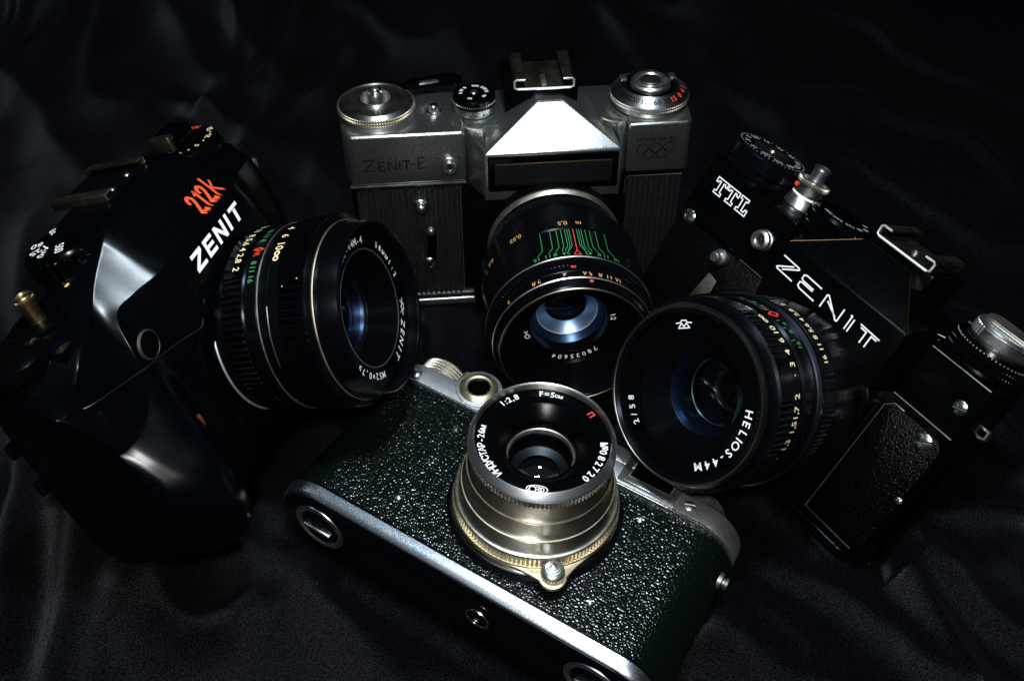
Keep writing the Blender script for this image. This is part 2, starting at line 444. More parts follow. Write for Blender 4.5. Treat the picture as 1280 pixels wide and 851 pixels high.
# =================================================================== silver SLR with the ringed corner emblem (E)
def build_silver_slr():
    t = root('slr_camera', 'E', (-14, -43, -16))
    label(t, 'silver film SLR camera with ribbed black leatherette and five-ring emblem, standing upright', 'camera', 'film cameras arranged on the cloth')
    x0, x1 = -83.5, 57.0
    # core
    prism('body_shell', rrect(x0 + 1.5, x1 - 1.5, -31, 0, 11, 8), -39.2, 22, 'xz', 'black_satin', t, bev=0.4)
    base = prism('base_plate', rrect(x0 + 1, x1 - 1, -31.5, 1.0, 11, 8), -43, -39.2, 'xz', 'satin_chrome', t, bev=0.9, seg=3)
    prism('trim', rrect(x0 + 1, x1 - 1, -31.3, 0.7, 11, 8), -37.3, -36.4, 'xz', 'steel', t, bev=0.2)
    # top plate: left block, right block, recessed middle
    lb = arc(-72.5, -10, 11, 90, 180, 6)[::-1]
    prism('top_plate', [(-34.2, 1.6), (-79.2, 1.6), (-80.8, 0.0)] + [(-82.6, -6), (x0, -14)] + arc(-72.5, -20.5, 11, 180, 270, 6) + [(-34.2, -31.5)],
          22.2, 45, 'xz', 'satin_chrome', t, bev=1.5, seg=4)
    prism('top_plate', [(30.6, 1.8), (30.6, -31.5)] + arc(46, -20.5, 11, 270, 360, 6) + [(x1, -6), (56.2, 0.2), (54.6, 1.8)],
          22.4, 45, 'xz', 'satin_chrome', t, bev=1.5, seg=4)
    prism('top_plate', [(-34.6, -3), (-34.6, -31.4), (31, -31.4), (31, -3)], 19.5, 44.6, 'xz', 'satin_chrome', t, bev=0.8)
    # sloped webs from the blocks to the prism housing
    solid('prism_cheek', [(-34.4, 20, -1), (-27, 20, 11), (-27, 40.6, 11), (-34.4, 44.4, -3.5), (-27, 20, -4), (-27, 43, -4)],
          [(0, 1, 2, 3), (0, 4, 1), (3, 2, 5), (1, 4, 5, 2), (0, 3, 5, 4)], 'satin_chrome', t, 0.4)
    solid('prism_cheek', [(30.8, 20, -1), (26.2, 20, 11), (26.2, 40.6, 11), (30.8, 44.4, -3.5), (26.2, 20, -4), (26.2, 43, -4)],
          [(0, 3, 2, 1), (0, 1, 4), (3, 5, 2), (1, 2, 5, 4), (0, 4, 5, 3)], 'satin_chrome', t, 0.4)
    # prism housing
    ph = solid('prism_housing',
          [(-27.6, 19.4, 12.4), (26.4, 19.4, 12.4), (26.4, 41, 12.4), (-27.6, 41, 12.4),
           (-5.4, 53.6, -4.2), (5.2, 53.6, -4.2), (-24, 41, -24), (22.6, 41, -24), (-5.4, 53.0, -18), (5.2, 53.0, -18),
           (-27.6, 19.4, -4), (26.4, 19.4, -4)],
          [(0, 1, 2, 3), (3, 2, 5, 4), (4, 5, 9, 8), (3, 4, 8, 6), (2, 7, 9, 5), (6, 8, 9, 7), (0, 10, 11, 1), (0, 3, 6, 10), (1, 11, 7, 2), (10, 6, 7, 11)],
          'prism_chrome_lit', t, 0.7, 3)
    # meter window
    wf = prism('meter_frame', rrect(-26.2, 25.2, 24.4, 40.0, 0.8, 3), 11.8, 13.6, 'xy', 'black_plastic', t, bev=0.5)
    wi = prism('window_rim', rrect(-23.4, 22.6, 27.2, 37.2, 0.3, 2), 13.5, 14.0, 'xy', 'worn_edge', wf, bev=0.15)
    cell = box('meter_cell', -23.1, 22.3, 27.5, 36.9, 13.2, 14.15, 'black_matte', wf, 0.1)
    for k in range(9):                      # moulded ribs of the cell window, 3 px each
        y = 28.3 + k * 1.0
        prism('window_rib', [(y - .45, 14.1), (y - .1, 14.28), (y + .1, 14.28), (y + .45, 14.1)], -22.8, 22.0, 'yz', 'black_matte', cell)
    # engravings
    ik = Ink(); pl = on_plane((-74.9, 29.2, 1.72), (1, 0.012, 0), (0, 1, 0))
    def st(paths, ox, sx, sy, wd=0.42): ik.add(strokes2d([[(ox + x * sx, y * sy) for x, y in p] for p in paths], wd), pl)
    LZ = [[(0, 1), (1, 1), (0, 0), (1, 0)]]; LE = [[(1, 1), (0, 1), (0, 0), (1, 0)], [(0, .52), (.8, .52)]]
    LN = [[(0, 0), (0, 1), (1, 0), (1, 1)]]; LI = [[(0, 0), (0, 1)]]; LT = [[(0, 1), (1, 1)], [(.5, 1), (.5, 0)]]
    st(LZ, 0, 4.6, 5.0); st(LE, 6.0, 2.6, 3.9); st(LN, 9.9, 3.0, 3.9); st(LI, 14.3, 1, 3.9); st(LT, 15.6, 3.0, 3.9)
    st([[(0, .45), (1, .45)]], 19.2, 1.8, 4.6); st(LE, 21.8, 2.7, 5.0)
    ik.done('engraved_lettering', 'black_ink', t)
    ik = Ink(); ik.add(text2d('MOSKVA 80', 1.75, 0.0, 0, 1.22), on_plane((42.2, 37.8, 1.95), (1, 0.01, 0), (0, 1, 0)))
    for cx, cy in ((36.8, 33.6), (42.2, 33.8), (47.6, 34.0), (39.5, 31.0), (44.9, 31.2)):
        ik.add(strokes2d([[(cx + 2.25 * math.cos(2 * PI * k / 36), cy + 2.25 * math.sin(2 * PI * k / 36)) for k in range(36)]], 0.3, True), on_plane((0, 0, 1.95), (1, 0, 0), (0, 1, 0)))
    ik.done('engraved_emblem', 'black_ink', t)
    # sync socket
    s = stud('sync_socket', t, (-40.8, 30.6, 1.4), [(3.7, 0), (3.7, 0.8), (3.2, 1.2), (2.9, 1.3), (2.9, 3.0), (2.5, 3.4), (2.0, 3.4), (2.0, 1.8), (0, 1.8)], 'satin_chrome')
    stud('socket_core', s, (-40.8, 30.6, 2.6), [(1.9, 0), (1.9, .3), (1.0, .3), (1.0, 1.6), (.6, 1.7), (.5, .9), (0, .9)], 'dull_brass')
    # leatherette panels with vertical ribs
    def ribs(nm, a, b, lo, hi, pitch):
        prof = [(a, 0.2)]
        n = int((b - a) / pitch)
        for k in range(n):
            q = a + (b - a) * k / n; w = (b - a) / n
            prof += [(q + w * .14, .12), (q + w * .26, .9), (q + w * .74, .9), (q + w * .86, .12)]
        prof += [(b, 0.2), (b, -0.6), (a, -0.6)]
        prism(nm, [(x, z) for x, z in prof], lo, hi, 'xz', 'rib_leather', t)
    ribs('leatherette_panel', -79, -37.4, -35.6, 19.6, 2.1)
    ribs('leatherette_panel', 31.5, 54.5, -35.6, 19.6, 2.1)
    tube('panel_edge', [(-79.6, -35.9, .5), (-36.9, -35.9, .5), (-36.9, 19.8, .5)], 0.22, 'steel', t, 6)
    tube('panel_edge', [(31.0, -35.9, .5), (31.0, 18.6, .5), (32.4, 20.0, .5), (54.6, 20.0, .5)], 0.18, 'dull_steel', t, 6)
    prism('top_plate_trim', [(-81, 21.0), (-34.4, 21.0), (-34.4, 22.0), (-81, 22.0)], -1, 1.5, 'xy', 'steel', t, bev=0.15)
    # self-timer parts
    b1 = stud('timer_button', t, (-53.4, 11.4, 0.6), [(2.9, 0), (2.9, .8), (2.5, 1.2), (1.9, 1.4), (1.9, 4.0), (1.5, 4.6), (0, 4.9)], 'chrome')
    lv = prism('timer_lever', [(-52.4, -19), (-50, -19.6), (-48.4, -17), (-48.0, -2), (-49.6, 0.2), (-51.2, -1.5)], 0.9, 2.6, 'xy', 'black_paint', t, bev=0.3)
    stud('lever_pin', lv, (-50, -0.8, 1.8), [(1.7, 0), (1.7, 1.4), (1.1, 2.6), (0, 2.8)], 'steel')
    screw(t, (-51.3, -17.6, 1.6), 2.9, 55, h=1.4)
    # mirror box front
    prism('mirror_box', [(-31.5, -38), (28.5, -38), (30, -30), (30, 16), (26, 19.3), (-27, 19.3), (-33, 14), (-33, -33)], -0.5, 9.5, 'xy', 'black_satin', t, bev=1.2, seg=3)
    # -------- dials on the deck
    d = lathe('advance_dial', [(15.4, 0), (15.4, 2.2), (14.9, 2.4), (14.9, 4.6), (13.4, 5.9), (13.0, 5.9), (12.8, 5.3), (7.6, 5.3), (7.4, 6.4), (6.9, 7.0), (6.2, 7.0), (5.9, 6.2), (5.9, 1.0), (0, 1.0)], 'turned_steel_y', t, 'y', (-68.5, 45, -16.5))
    knurl('knurled_edge', 15.6, 2.5, 3.5, 90, 'brass', d, 'y', (-68.5, 45, -16.5), 0.35)
    knurl('knurled_edge', 15.6, 3.7, 4.7, 90, 'nickel', d, 'y', (-68.5, 45, -16.5), 0.35)
    lathe('dial_face', [(12.8, 5.2), (12.8, 5.45), (7.6, 5.45), (7.6, 5.2)], 'dull_brass', d, 'y', (-68.5, 45, -16.5))
    lathe('release_button', [(3.1, 1), (3.1, 9.2), (2.6, 9.8), (2.2, 9.6), (1.7, 8.8), (0, 8.6)], 'chrome', d, 'y', (-68.5, 45, -16.5), 40)
    knurl('button_crown', 3.5, 9.0, 10.3, 9, 'chrome', d, 'y', (-68.5, 45, -16.5), 0.9, 1.4)
    lathe('index_stud', [(.9, 5.4), (.7, 6.0), (0, 6.2)], 'brass', d, 'y', (-68.3, 45, -6.8), 16)
    lathe('rewind_button', [(3.4, 0), (3.2, .5), (2.4, .8), (2.2, 2.6), (1.7, 3.3), (0, 3.6)], 'chrome', t, 'y', (-45.8, 45, -15.2), 32)
    d = lathe('shutter_dial', [(7.6, 0), (7.8, 3.0), (7.2, 3.2), (8.4, 3.3), (8.6, 3.6), (8.6, 6.6), (8.1, 7.2), (0, 7.3)], 'black_plastic', t, 'y', (-29.5, 45, -16), 72)
    lathe('dial_collar', [(8.3, 0), (8.5, .4), (8.2, 2.9), (7.2, 3.1)], 'satin_chrome', d, 'y', (-29.5, 45, -16), 72)
    knurl('dial_grip', 8.75, 4.2, 5.2, 60, 'steel', d, 'y', (-29.5, 45, -16), 0.4, 1.0)
    lathe('dial_pin', [(1.5, 7.2), (1.2, 7.7), (0, 7.8)], 'steel', d, 'y', (-29.5, 45, -16), 24)
    ik = Ink()
    for s_, a in (('X-30', 170), ('B', 130), ('500', 80), ('250', 38), ('125', 8), ('60', -40), ('30', -110)):
        ik.add(text2d(s_, 1.35, 0.012), on_deck(5.2, a, 52.36, (-29.5, -16)))
    ik.done('dial_numbers', 'white', d)
    ik = Ink(); ik.add(text2d('1/4', 1.8, 0.01), on_plane((-36.5, 45.06, -4.8), (1, 0, -.3), (-.2, 0, -1))); ik.done('deck_mark', 'black_ink', t)
    # wind lever behind
    lv = prism('wind_lever', [(-57, -25), (-50, -28.5), (-36, -30.5), (-33, -34), (-38, -37), (-53, -34), (-60, -29)], 47.5, 50.5, 'xz', 'black_plastic', t, bev=0.6)
    prism('lever_plate', [(-51, -27.6), (-43, -29.2), (-43.2, -31), (-51, -30)], 50.2, 51.0, 'xz', 'steel', lv, bev=0.2)
    # rewind dial with exposure ring
    c = (41.8, 45, -16.5)
    d = lathe('rewind_dial', [(15.2, 0), (15.7, .6), (15.2, 2.0), (15.8, 2.2), (15.8, 4.4), (15.2, 4.6), (11.2, 7.4), (10.6, 7.4), (9.8, 7.0), (0, 7.0)], 'turned_steel_y', t, 'y', c)
    knurl('knurled_edge', 16.1, 2.1, 3.0, 96, 'nickel', d, 'y', c, 0.35)
    knurl('knurled_edge', 16.1, 3.3, 4.2, 96, 'nickel', d, 'y', c, 0.35)
    lathe('calculator_ring', [(15.0, 4.75), (11.4, 7.35), (11.2, 7.25), (14.6, 4.7)], 'turned_steel_y', d, 'y', c)
    lathe('dial_well', [(11.2, 7.45), (10.6, 7.6), (10.3, 7.2), (8.2, 7.1), (8.1, 7.1), (8.1, 7.0), (11.2, 7.0)], 'black_plastic', d, 'y', c)
    lathe('rewind_crown', [(8.0, 6.8), (8.0, 8.2), (7.2, 8.9), (6.2, 8.9), (5.8, 8.3), (5.0, 8.3), (4.7, 8.9), (3.0, 9.1), (0, 9.2)], 'steel', d, 'y', c)
    lathe('centre_disc', [(4.4, 8.8), (3.6, 9.4), (0, 9.6)], 'dull_brass', d, 'y', c, 40)
    ik = Ink(); ir = Ink()
    fc = axmap('y', c)
    def cone(a0):
        return lambda u, v: fc(13.2 - v * 0.82, R(a0) + u / 13.2, 6.16 + v * 0.57)
    for s_, a in (('500', 205), ('250', 225), ('125', 248), ('60', 266), ('30', 284)):
        ik.add(text2d(s_, 2.1, 0.012), cone(a + 6))
    for s_, a in (('15', 305), ('8', 322), ('4', 338), ('2', 352)): ir.add(text2d(s_, 2.1, 0.02), cone(a))
    for a in range(200, 360, 18): ik.add(strokes2d([[(0, 1.3), (0, 1.9)]], .25), cone(a))
    ik.done('dial_numbers', 'black_ink', d); ir.done('dial_numbers', 'red', d)
    for a in (150, 30):
        box('dial_window', c[0] + 11.6 * math.cos(R(a)) - 1.3, c[0] + 11.6 * math.cos(R(a)) + 1.3, 52.0, 52.7, c[2] - 11.6 * math.sin(R(a)) - 2.4, c[2] - 11.6 * math.sin(R(a)) + 2.4, 'steel', d, 0.3)
    prism('deck_ridge', arc(28, -9, 9, 100, 150, 8) + arc(28, -9, 8, 150, 100, 8), 44.6, 45.3, 'xz', 'brass', t, bev=0.1)
    # accessory shoe
    sb = prism('shoe_base', [(-17.5, -9.8), (11.5, -9.8), (12.5, -33), (-18.5, -33)], 44.5, 56.4, 'xz', 'black_plastic', t, bev=0.8)
    sh = prism('accessory_shoe', [(-12.6, 56.2), (8.2, 56.2), (8.2, 57.4), (-12.6, 57.4)], -30, -8.4, 'xy', 'dull_brass', t, bev=0.25)
    def rail(s, xo):
        o = [(xo, 56.6), (xo + s * 1.5, 57.1), (xo + s * 1.7, 60.4), (xo + s * .6, 61.2), (xo - s * 3.0, 61.2), (xo - s * 3.0, 60.3), (xo + s * .4, 60.3), (xo + s * .4, 57.6)]
        prism('shoe_rail', o, -30.5, -8.2, 'xy', 'dull_brass', sh, bev=0.15)
        tube('rail_edge_glint', [(xo, 57.0, -8.1), (xo + s * 1.2, 57.4, -8.1), (xo + s * 1.35, 60.2, -8.1), (xo + s * .5, 60.9, -8.1), (xo - s * 2.9, 60.8, -8.1)], 0.42, 'bright_edge', sh)  # bright tube draws the highlight of the rounded rail lip
    rail(-1, -12.6); rail(1, 8.2)
    tube('shoe_edge_glint', [(-12.6, 56.9, -8.1), (8.2, 56.9, -8.1)], 0.5, 'bright_edge', sh)  # highlight drawn along the front of the shoe
    box('shoe_contact', -3, -1, 57.3, 58.0, -18, -9.5, 'nickel', sh, 0.1)
    # strap lug
    tube('strap_lug', [(57, 19, -14), (59.5, 20, -14), (59.8, 14, -14), (57, 13, -14)], 0.9, 'steel', t)
    # -------- lens
    ln = lathe('lens', [(27.6, 8), (27.6, 13.5), (26.6, 18.6), (26.2, 22.5), (27.4, 23), (28.6, 34.2), (30.8, 35.4), (31.2, 36), (31.4, 49), (30.9, 49.4), (31.2, 49.8), (31.4, 66), (30.6, 66.6), (30.2, 71), (30.3, 71.6), (29.6, 76.0), (28.9, 76.4), (28.3, 79.0), (27.5, 79.8), (26.2, 79.8), (25.8, 79.2), (25.6, 77.0), (25.2, 76.6), (19.0, 67.4), (18.6, 66.8), (14.6, 66.6), (14.3, 66.0), (14.3, 60)],
               'turned_black', t, seg=128, angle=28)
    lathe('mount_ring', [(26.2, 16.4), (27.0, 16.6), (27.4, 18.2), (26.9, 19.4), (26.1, 20.4), (25.9, 20.4)], 'nickel', ln, seg=128)
    knurl('base_ring', 28.1, 24.0, 33.6, 120, 'blue_grey', ln, 'z', (0, 0, 0), 0.35, 1.2)
    knurl('preset_ring', 31.4, 67.0, 70.6, 130, 'black_metal', ln, 'z', (0, 0, 0), 0.5, 1.2)
    lathe('trim_line', [(31.3, 66.2), (31.55, 66.4), (31.3, 66.7)], 'steel', ln, seg=128)
    lathe('trim_line', [(29.6, 75.9), (29.85, 76.1), (29.5, 76.4)], 'steel', ln, seg=128)
    lathe('front_rim', [(27.75, 79.5), (27.5, 79.95), (27.2, 79.95), (27.05, 79.75)], 'dull_brass_rim', ln, seg=128)
    rows = []; n = 18                        # baffle threads of the front bowl
    for k in range(n):
        f = k / n; r = 25.5 - 6.3 * f; z = 77.2 - 9.4 * f
        rows += [(r, z), (r - .32, z - .08)]
    lathe('front_bowl', rows, 'turned_black', ln, seg=128, angle=20)
    ng = lathe('name_ring', [(18.8, 66.9), (18.4, 67.25), (15.0, 67.25), (14.7, 66.7)], 'black_paint', ln, seg=96)
    knurl('grip_scallop', 30.6, 71.8, 73.6, 60, 'black_metal', ln, 'z', (0, 0, 0), 0.5, 1.0, mask=lambda a: not (R(48) < a < R(152)))
    # prints
    ik = Ink()
    for s_, a in (('m', 81), ('0,5', 92), ('0,55', 126), ('0,6', 152), ('0,7', 176)):
        ik.add(text2d(s_, 2.1, 0.008), on_cyl(31.5, a, 46.4))
    ik.done('distance_numbers', 'orange', ln); ik = Ink()
    for s_, a in (('2,8', 117), ('4', 97), ('5,6', 81.5), ('8', 72.5), ('11', 65.8), ('16', 59), ('2', 141.5)):
        ik.add(text2d(s_, 2.0, 0.008), on_cyl(30.0, a, 74.2, slope=-0.12))
    ik.done('aperture_numbers', 'orange', ln)
    ig = Ink(); cz = 86.0
    for q, k in ((2.6, 2), (4.0, 0), (5.6, 4), (8.2, 0), (11.3, 8), (15.6, 11), (22.4, 16)):
        for s in (-1, 1):
            a = cz + s * q; ext = {2: 3.4, 4: 3.0, 8: 3.4, 11: 4.0, 16: 5.2, 0: 2.2}[k]
            ig.add(strokes2d([[(0, 50.2 - 58), (0, 60.4 - 58), (s * R(ext) * 31.5 * .8, 63.0 - 58)]], 0.25), on_cyl(31.48, a, 58))
            if k: ig.add(text2d(str(k), 1.9, 0.004), on_cyl(31.48, a + s * ext, 64.4))
    ig.done('depth_scale', 'green', ln)
    ir = Ink(); ir.add(strokes2d([[(0, -8), (0, 4.6), (-1.3, 7.2), (1.3, 7.2), (0, 4.6)]], 0.34), on_cyl(31.48, cz, 58.2))
    ir.add(([(1.0 * math.cos(k * PI / 6), 1.0 * math.sin(k * PI / 6)) for k in range(12)], [tuple(range(12))]), on_cyl(30.5, 90.4, 70.9))
    ir.add(([(.8 * math.cos(k * PI / 6), .5 * math.sin(k * PI / 6)) for k in range(12)], [tuple(range(12))]), on_cyl(29.0, 79, 77.2, slope=-0.35))
    ir.done('index_marks', 'red', ln)
    iw = Ink(); V = '78035604'
    for k, ch in enumerate(V): iw.add(text2d(ch, 2.0, 0.014), on_face(16.6, -52 - k * 8.2, 67.3))
    iw.add(text2d('1:2', 1.9, 0.01), on_face(16.6, 8, 67.3)); iw.add(text2d('O<', 2.0, 0.01), on_face(16.6, -166, 67.3))
    iw.done('serial_number', 'white', ng)
    glass_cap('front_element', 14.3, 63.5, 3.2, 'glass_blue', ln, thick=1.0)
    lathe('reflection_ring', [(14.2, 61.8), (11.9, 59.6), (11.7, 59.3)], 'glint_blue', ln, seg=96)  # added cones, coloured as the blue reflections of the lens elements
    lathe('reflection_line', [(11.9, 59.7), (11.6, 59.75), (11.3, 59.3)], 'bright_edge', ln, seg=96)
    lathe('reflection_ring', [(11.4, 59.3), (8.2, 56.2), (8.0, 55.8)], 'glint_pale', ln, seg=96)
    lathe('back_plug', [(8.1, 56.0), (8.0, 50), (0, 50)], 'black_matte', ln, seg=48)
    glass_cap('inner_element', 8.0, 54.6, 2.0, 'glass_blue', ln, thick=0.6)
    return t

def pebbled(name, x0, x1, z0, z1, r, ya, yb, parent, step=0.22, pitch=0.80, amp=0.24):
    """raised pebble grain as real relief on the wrap of the front and both round ends"""
    import numpy as np
    rng = np.random.default_rng(5)
    la = math.pi / 2 * r; lf = (x1 - x0) - 2 * r; tot = lf + 2 * la
    nu = int(tot / step); nv = int((yb - ya) / step)
    u = np.linspace(0, tot, nu + 1); v = np.linspace(ya, yb, nv + 1)
    U, Vv = np.meshgrid(u, v)
    gi = np.floor(U / pitch).astype(int); gj = np.floor(Vv / pitch).astype(int); j0 = int(math.floor(ya / pitch)) - 3
    nI = int(tot / pitch) + 8; nJ = int((yb - ya) / pitch) + 10
    jx = rng.uniform(-.32, .32, (nJ, nI)); jy = rng.uniform(-.32, .32, (nJ, nI)); rad = rng.uniform(.40, .58, (nJ, nI)); hh = rng.uniform(.72, 1.0, (nJ, nI))
    h = np.zeros_like(U)
    for di in (-1, 0, 1):
        for dj in (-1, 0, 1):
            a = gi + di; b = gj + dj; A = np.clip(a + 3, 0, nI - 1); B = np.clip(b - j0, 0, nJ - 1)
            dx = U / pitch - (a + .5 + jx[B, A]); dy = Vv / pitch - (b + .5 + jy[B, A])
            d2 = (dx * dx + dy * dy) / rad[B, A] ** 2
            h = np.maximum(h, hh[B, A] * np.sqrt(np.clip(1 - d2, 0, 1)))
    h = h * amp
    p = np.pad(h, 1, mode='edge'); h = (p[:-2, 1:-1] + p[2:, 1:-1] + p[1:-1, :-2] + p[1:-1, 2:] + 4 * h) / 8
    ph = np.where(U < la, U / r, np.where(U > la + lf, math.pi / 2 + (U - la - lf) / r, math.pi / 2))
    cx = np.where(U < la, x0 + r, np.where(U > la + lf, x1 - r, x0 + r + (U - la)))
    X = cx - np.cos(ph) * (r + h); Z = (z1 - r) + np.sin(ph) * (r + h)
    V = np.stack([X, Vv, Z], -1).reshape(-1, 3)
    k = np.arange(nv)[:, None] * (nu + 1) + np.arange(nu)[None, :]
    F = np.stack([k, k + 1, k + nu + 2, k + nu + 1], -1).reshape(-1, 4)
    return mk(name, V.tolist(), F.tolist(), 'pebble', parent, 180)

# =================================================================== rangefinder lying on its back (F)
def build_rangefinder():
    t = root('rangefinder_camera', 'F', (-7, 0, -31))
    label(t, 'rangefinder camera with green-black pebbled leather and brassy silver lens, lying on its back', 'camera', 'film cameras arranged on the cloth')
    x0, x1 = -77.0, 62.5
    prism('body_shell', rrect(x0 + .6, x1 - .6, -30.4, -0.5, 14.6, 12), -33, 24, 'xz', 'black_satin', t, bev=0.2)
    # pebbled covering wraps the shell
    pebbled('leather_covering', x0, x1, -31.0, -0.3, 15.0, -30.6, 23.2, t)
    # base plate with satin rim; floor of the same metal coloured as its dark reflection
    bp = stack('base_plate', [(-31.4, .2), (-31.5, -.3), (-31.9, -.5), (-33.2, -.35), (-34.6, .0), (-35.8, .5), (-36.2, .9), (-36.35, 1.5)], x0, x1, -31.0, 0.1, 15, 'fed_base', t)
    prism('base_floor_darkened', rrect(x0 + 1.2, x1 - 1.2, -29.8, -1.1, 13.8, 12), -36.6, -36.0, 'xz', 'black_metal', bp, bev=0.15)
    prism('trim_line', rrect(x0 + .1, x1 - .1, -31, .2, 15, 16), -31.7, -31.1, 'xz', 'black_paint', bp, bev=0.1)
    for cx in (-60.6, 42.2):
        l = lathe('base_lock', [(9.8, 0), (9.6, .5), (8.4, .9), (7.6, .3), (7.2, -.2), (0, -.2)], 'steel', t, '-y', (cx, -36.4, -15.2), 64)
        lathe('lock_disc', [(6.6, -.3), (6.6, .6), (6.0, 1.1), (0, 1.2)], 'black_metal', l, '-y', (cx, -36.4, -15.2), 48)
        box('lock_key', cx - 5.4, cx + 5.4, -38.6, -37.2, -16.2, -14.4, 'chrome', l, 0.4)
    l = lathe('tripod_socket', [(8.2, 0), (8.0, .4), (6.4, .5), (5.8, .2), (5.0, .3), (4.4, .6), (3.6, .4), (3.4, -4), (0, -4)], 'black_metal', t, '-y', (1.8, -36.4, -14.6), 56)
    lathe('socket_thread', [(4.5, .5), (4.3, .9), (3.7, .7), (3.6, -.6), (3.3, -.7), (3.5, -1.4), (3.2, -1.6), (3.4, -3)], 'chrome', l, '-y', (1.8, -36.4, -14.6), 48)
    # top plate
    tp = prism('top_plate', rrect(x0 + .3, x1 - .3, -31, 0.9, 15, 16), 23.0, 31.4, 'xz', 'fed_plate', t, bev=0.6, seg=3)
    prism('plate_lip', rrect(x0 + .2, x1 - .2, -31.2, 1.2, 15, 16), 22.4, 23.3, 'xz', 'satin_chrome', tp, bev=0.25)
    prism('rangefinder_housing', rrect(-52, 38.5, -27, 0.6, 3.0, 4), 31.2, 38.0, 'xz', 'fed_plate', t, bev=0.8, seg=3)
    # round rangefinder window
    b = prism('window_boss', arc(-42, 32.2, 8.4, -100, 260, 40), -6, 1.3, 'xy', 'fed_plate', t, bev=0.35)
    w_ = lathe('rangefinder_window', [(7.0, 1.0), (7.0, 1.6), (6.6, 2.0), (5.0, 2.6), (4.2, 2.4), (4.0, 1.4)], 'brass', t, 'z', (-42, 32.2, 0), 72)
    knurl('knurled_edge', 6.9, 1.2, 2.0, 48, 'brass', w_, 'z', (-42, 32.2, 0), 0.4, 0.8)
    lathe('window_glass', [(4.1, 1.5), (0, 1.5)], 'black_paint', w_, 'z', (-42, 32.2, 0), 40)
    lathe('window_glass', [(4.1, 2.1), (2, 2.3), (0, 2.35)], 'glass_clear', w_, 'z', (-42, 32.2, 0), 40)
    # finder window: a framed dark pane standing slightly proud
    fr = solid('finder_frame', [(17.6, 24.2, 2.2), (38.2, 24.2, 2.2), (38.2, 36.8, 2.2), (17.6, 36.8, 2.2), (20.0, 26.6, 2.2), (36.0, 26.6, 2.2), (36.0, 35, 2.2), (20.0, 35, 2.2),
                               (17.6, 24.2, 0.4), (38.2, 24.2, 0.4), (38.2, 36.8, 0.4), (17.6, 36.8, 0.4), (20.0, 26.6, .4), (36.0, 26.6, .4), (36.0, 35, .4), (20.0, 35, .4)],
               [(0, 1, 5, 4), (1, 2, 6, 5), (2, 3, 7, 6), (3, 0, 4, 7), (0, 8, 9, 1), (1, 9, 10, 2), (2, 10, 11, 3), (3, 11, 8, 0), (4, 5, 13, 12), (5, 6, 14, 13), (6, 7, 15, 14), (7, 4, 12, 15)],
               'satin_chrome', t, 0.25)
    box('window_pane', 20.8, 35.2, 27.4, 34.6, 0.2, 1.3, 'black_plastic', fr, 0.1)
    prism('inner_trim', [(20.2, 26.8), (35.8, 26.8), (35.8, 27.4), (20.2, 27.4)], 1.0, 1.7, 'xy', 'nickel', fr, bev=0.1)
    screw(t, (-65, 26.6, 0.7), 2.0, 70, h=0.5, m='steel'); screw(t, (42.6, 27.6, 0.7), 2.0, 20, h=0.5, m='steel')
    # knurled knobs on the far deck
    kb = lathe('rewind_knob', [(9.6, 0), (9.8, .6), (9.8, 10.6), (8.8, 11.6), (0, 11.8)], 'nickel', t, 'y', (-62, 31.6, -15), 72)
    bm = bmesh.new()                         # diamond knurling
    n = 64
    for r_ in range(7):
        for k in range(n):
            a = 2 * PI * (k + .5 * (r_ % 2)) / n; h = 32.9 + r_ * 1.45
            pts = []
            for da, dh in ((-.5, 0), (0, -.72), (.5, 0), (0, .72)):
                aa = a + da * 2 * PI / n; pts.append(bm.verts.new((-62 + 9.8 * math.cos(aa), h + dh, -15 + 9.8 * math.sin(aa))))
            top = bm.verts.new((-62 + 10.4 * math.cos(a), h, -15 + 10.4 * math.sin(a)))
            for q in range(4): bm.faces.new((pts[q], pts[(q + 1) % 4], top))
    bm.verts.index_update(); from_bm('knurling', bm, 'nickel', kb, 10)
    kn = lathe('wind_knob', [(9.0, 0), (9.0, 9), (8, 10), (0, 10)], 'nickel', t, 'y', (44, 31.6, -15), 64)
    # body screws in the covering
    for x, y in ((-39.1, -21), (31.6, -20.8), (-39.3, 12.9), (31.2, 14.4)): screw(t, (x, y, -0.2), 1.25, random.uniform(0, 180), h=0.5, m='chrome')
    # strap lugs
    lathe('strap_lug', [(3.0, 0), (2.8, 1.2), (1.6, 1.6), (1.5, 2.2), (2.2, 2.5), (2.0, 3.3), (0, 3.4)], 'dull_steel', t, 'x', (60.8, 13.5, -9), 32)
    lathe('deck_stud', [(1.8, 0), (1.6, 1.6), (0, 1.8)], 'chrome', t, 'y', (56.5, 31.4, -7.5), 24)
    # -------- collapsible-looking silver lens
    ln = lathe('lens', [(27.2, -0.4), (27.2, 3.0), (26.4, 3.4), (25.6, 5.6), (25.4, 9.8), (24.9, 10.1), (24.5, 15.7), (24.1, 16.1), (23.0, 16.2), (22.9, 22.9), (22.6, 23.2), (21.7, 23.3), (21.6, 30.2), (22.0, 33.2), (22.3, 33.4), (22.2, 34.0), (21.2, 36.2), (20.8, 36.3), (20.7, 36.0), (20.6, 34.2)], 'turned_nickel', t, seg=128, angle=28)
    lathe('flange', [(28.6, -0.2), (28.6, 1.6), (27.8, 2.2), (25, 2.2), (25, -.2)], 'black_metal', ln, seg=96)
    knurl('focus_ring', 26.4, 6.2, 9.7, 118, 'nickel', ln, 'z', (0, 0, 0), 0.6, 1.6)
    lathe('focus_lip', [(26.2, 9.6), (25.9, 10.1), (25.3, 10.3), (25, 10)], 'nickel', ln, seg=128)
    lathe('focus_flange', [(26.8, 4.6), (27.0, 5.2), (26.7, 6.2), (25.4, 6.2), (25.4, 4.6)], 'turned_brass', ln, seg=128)
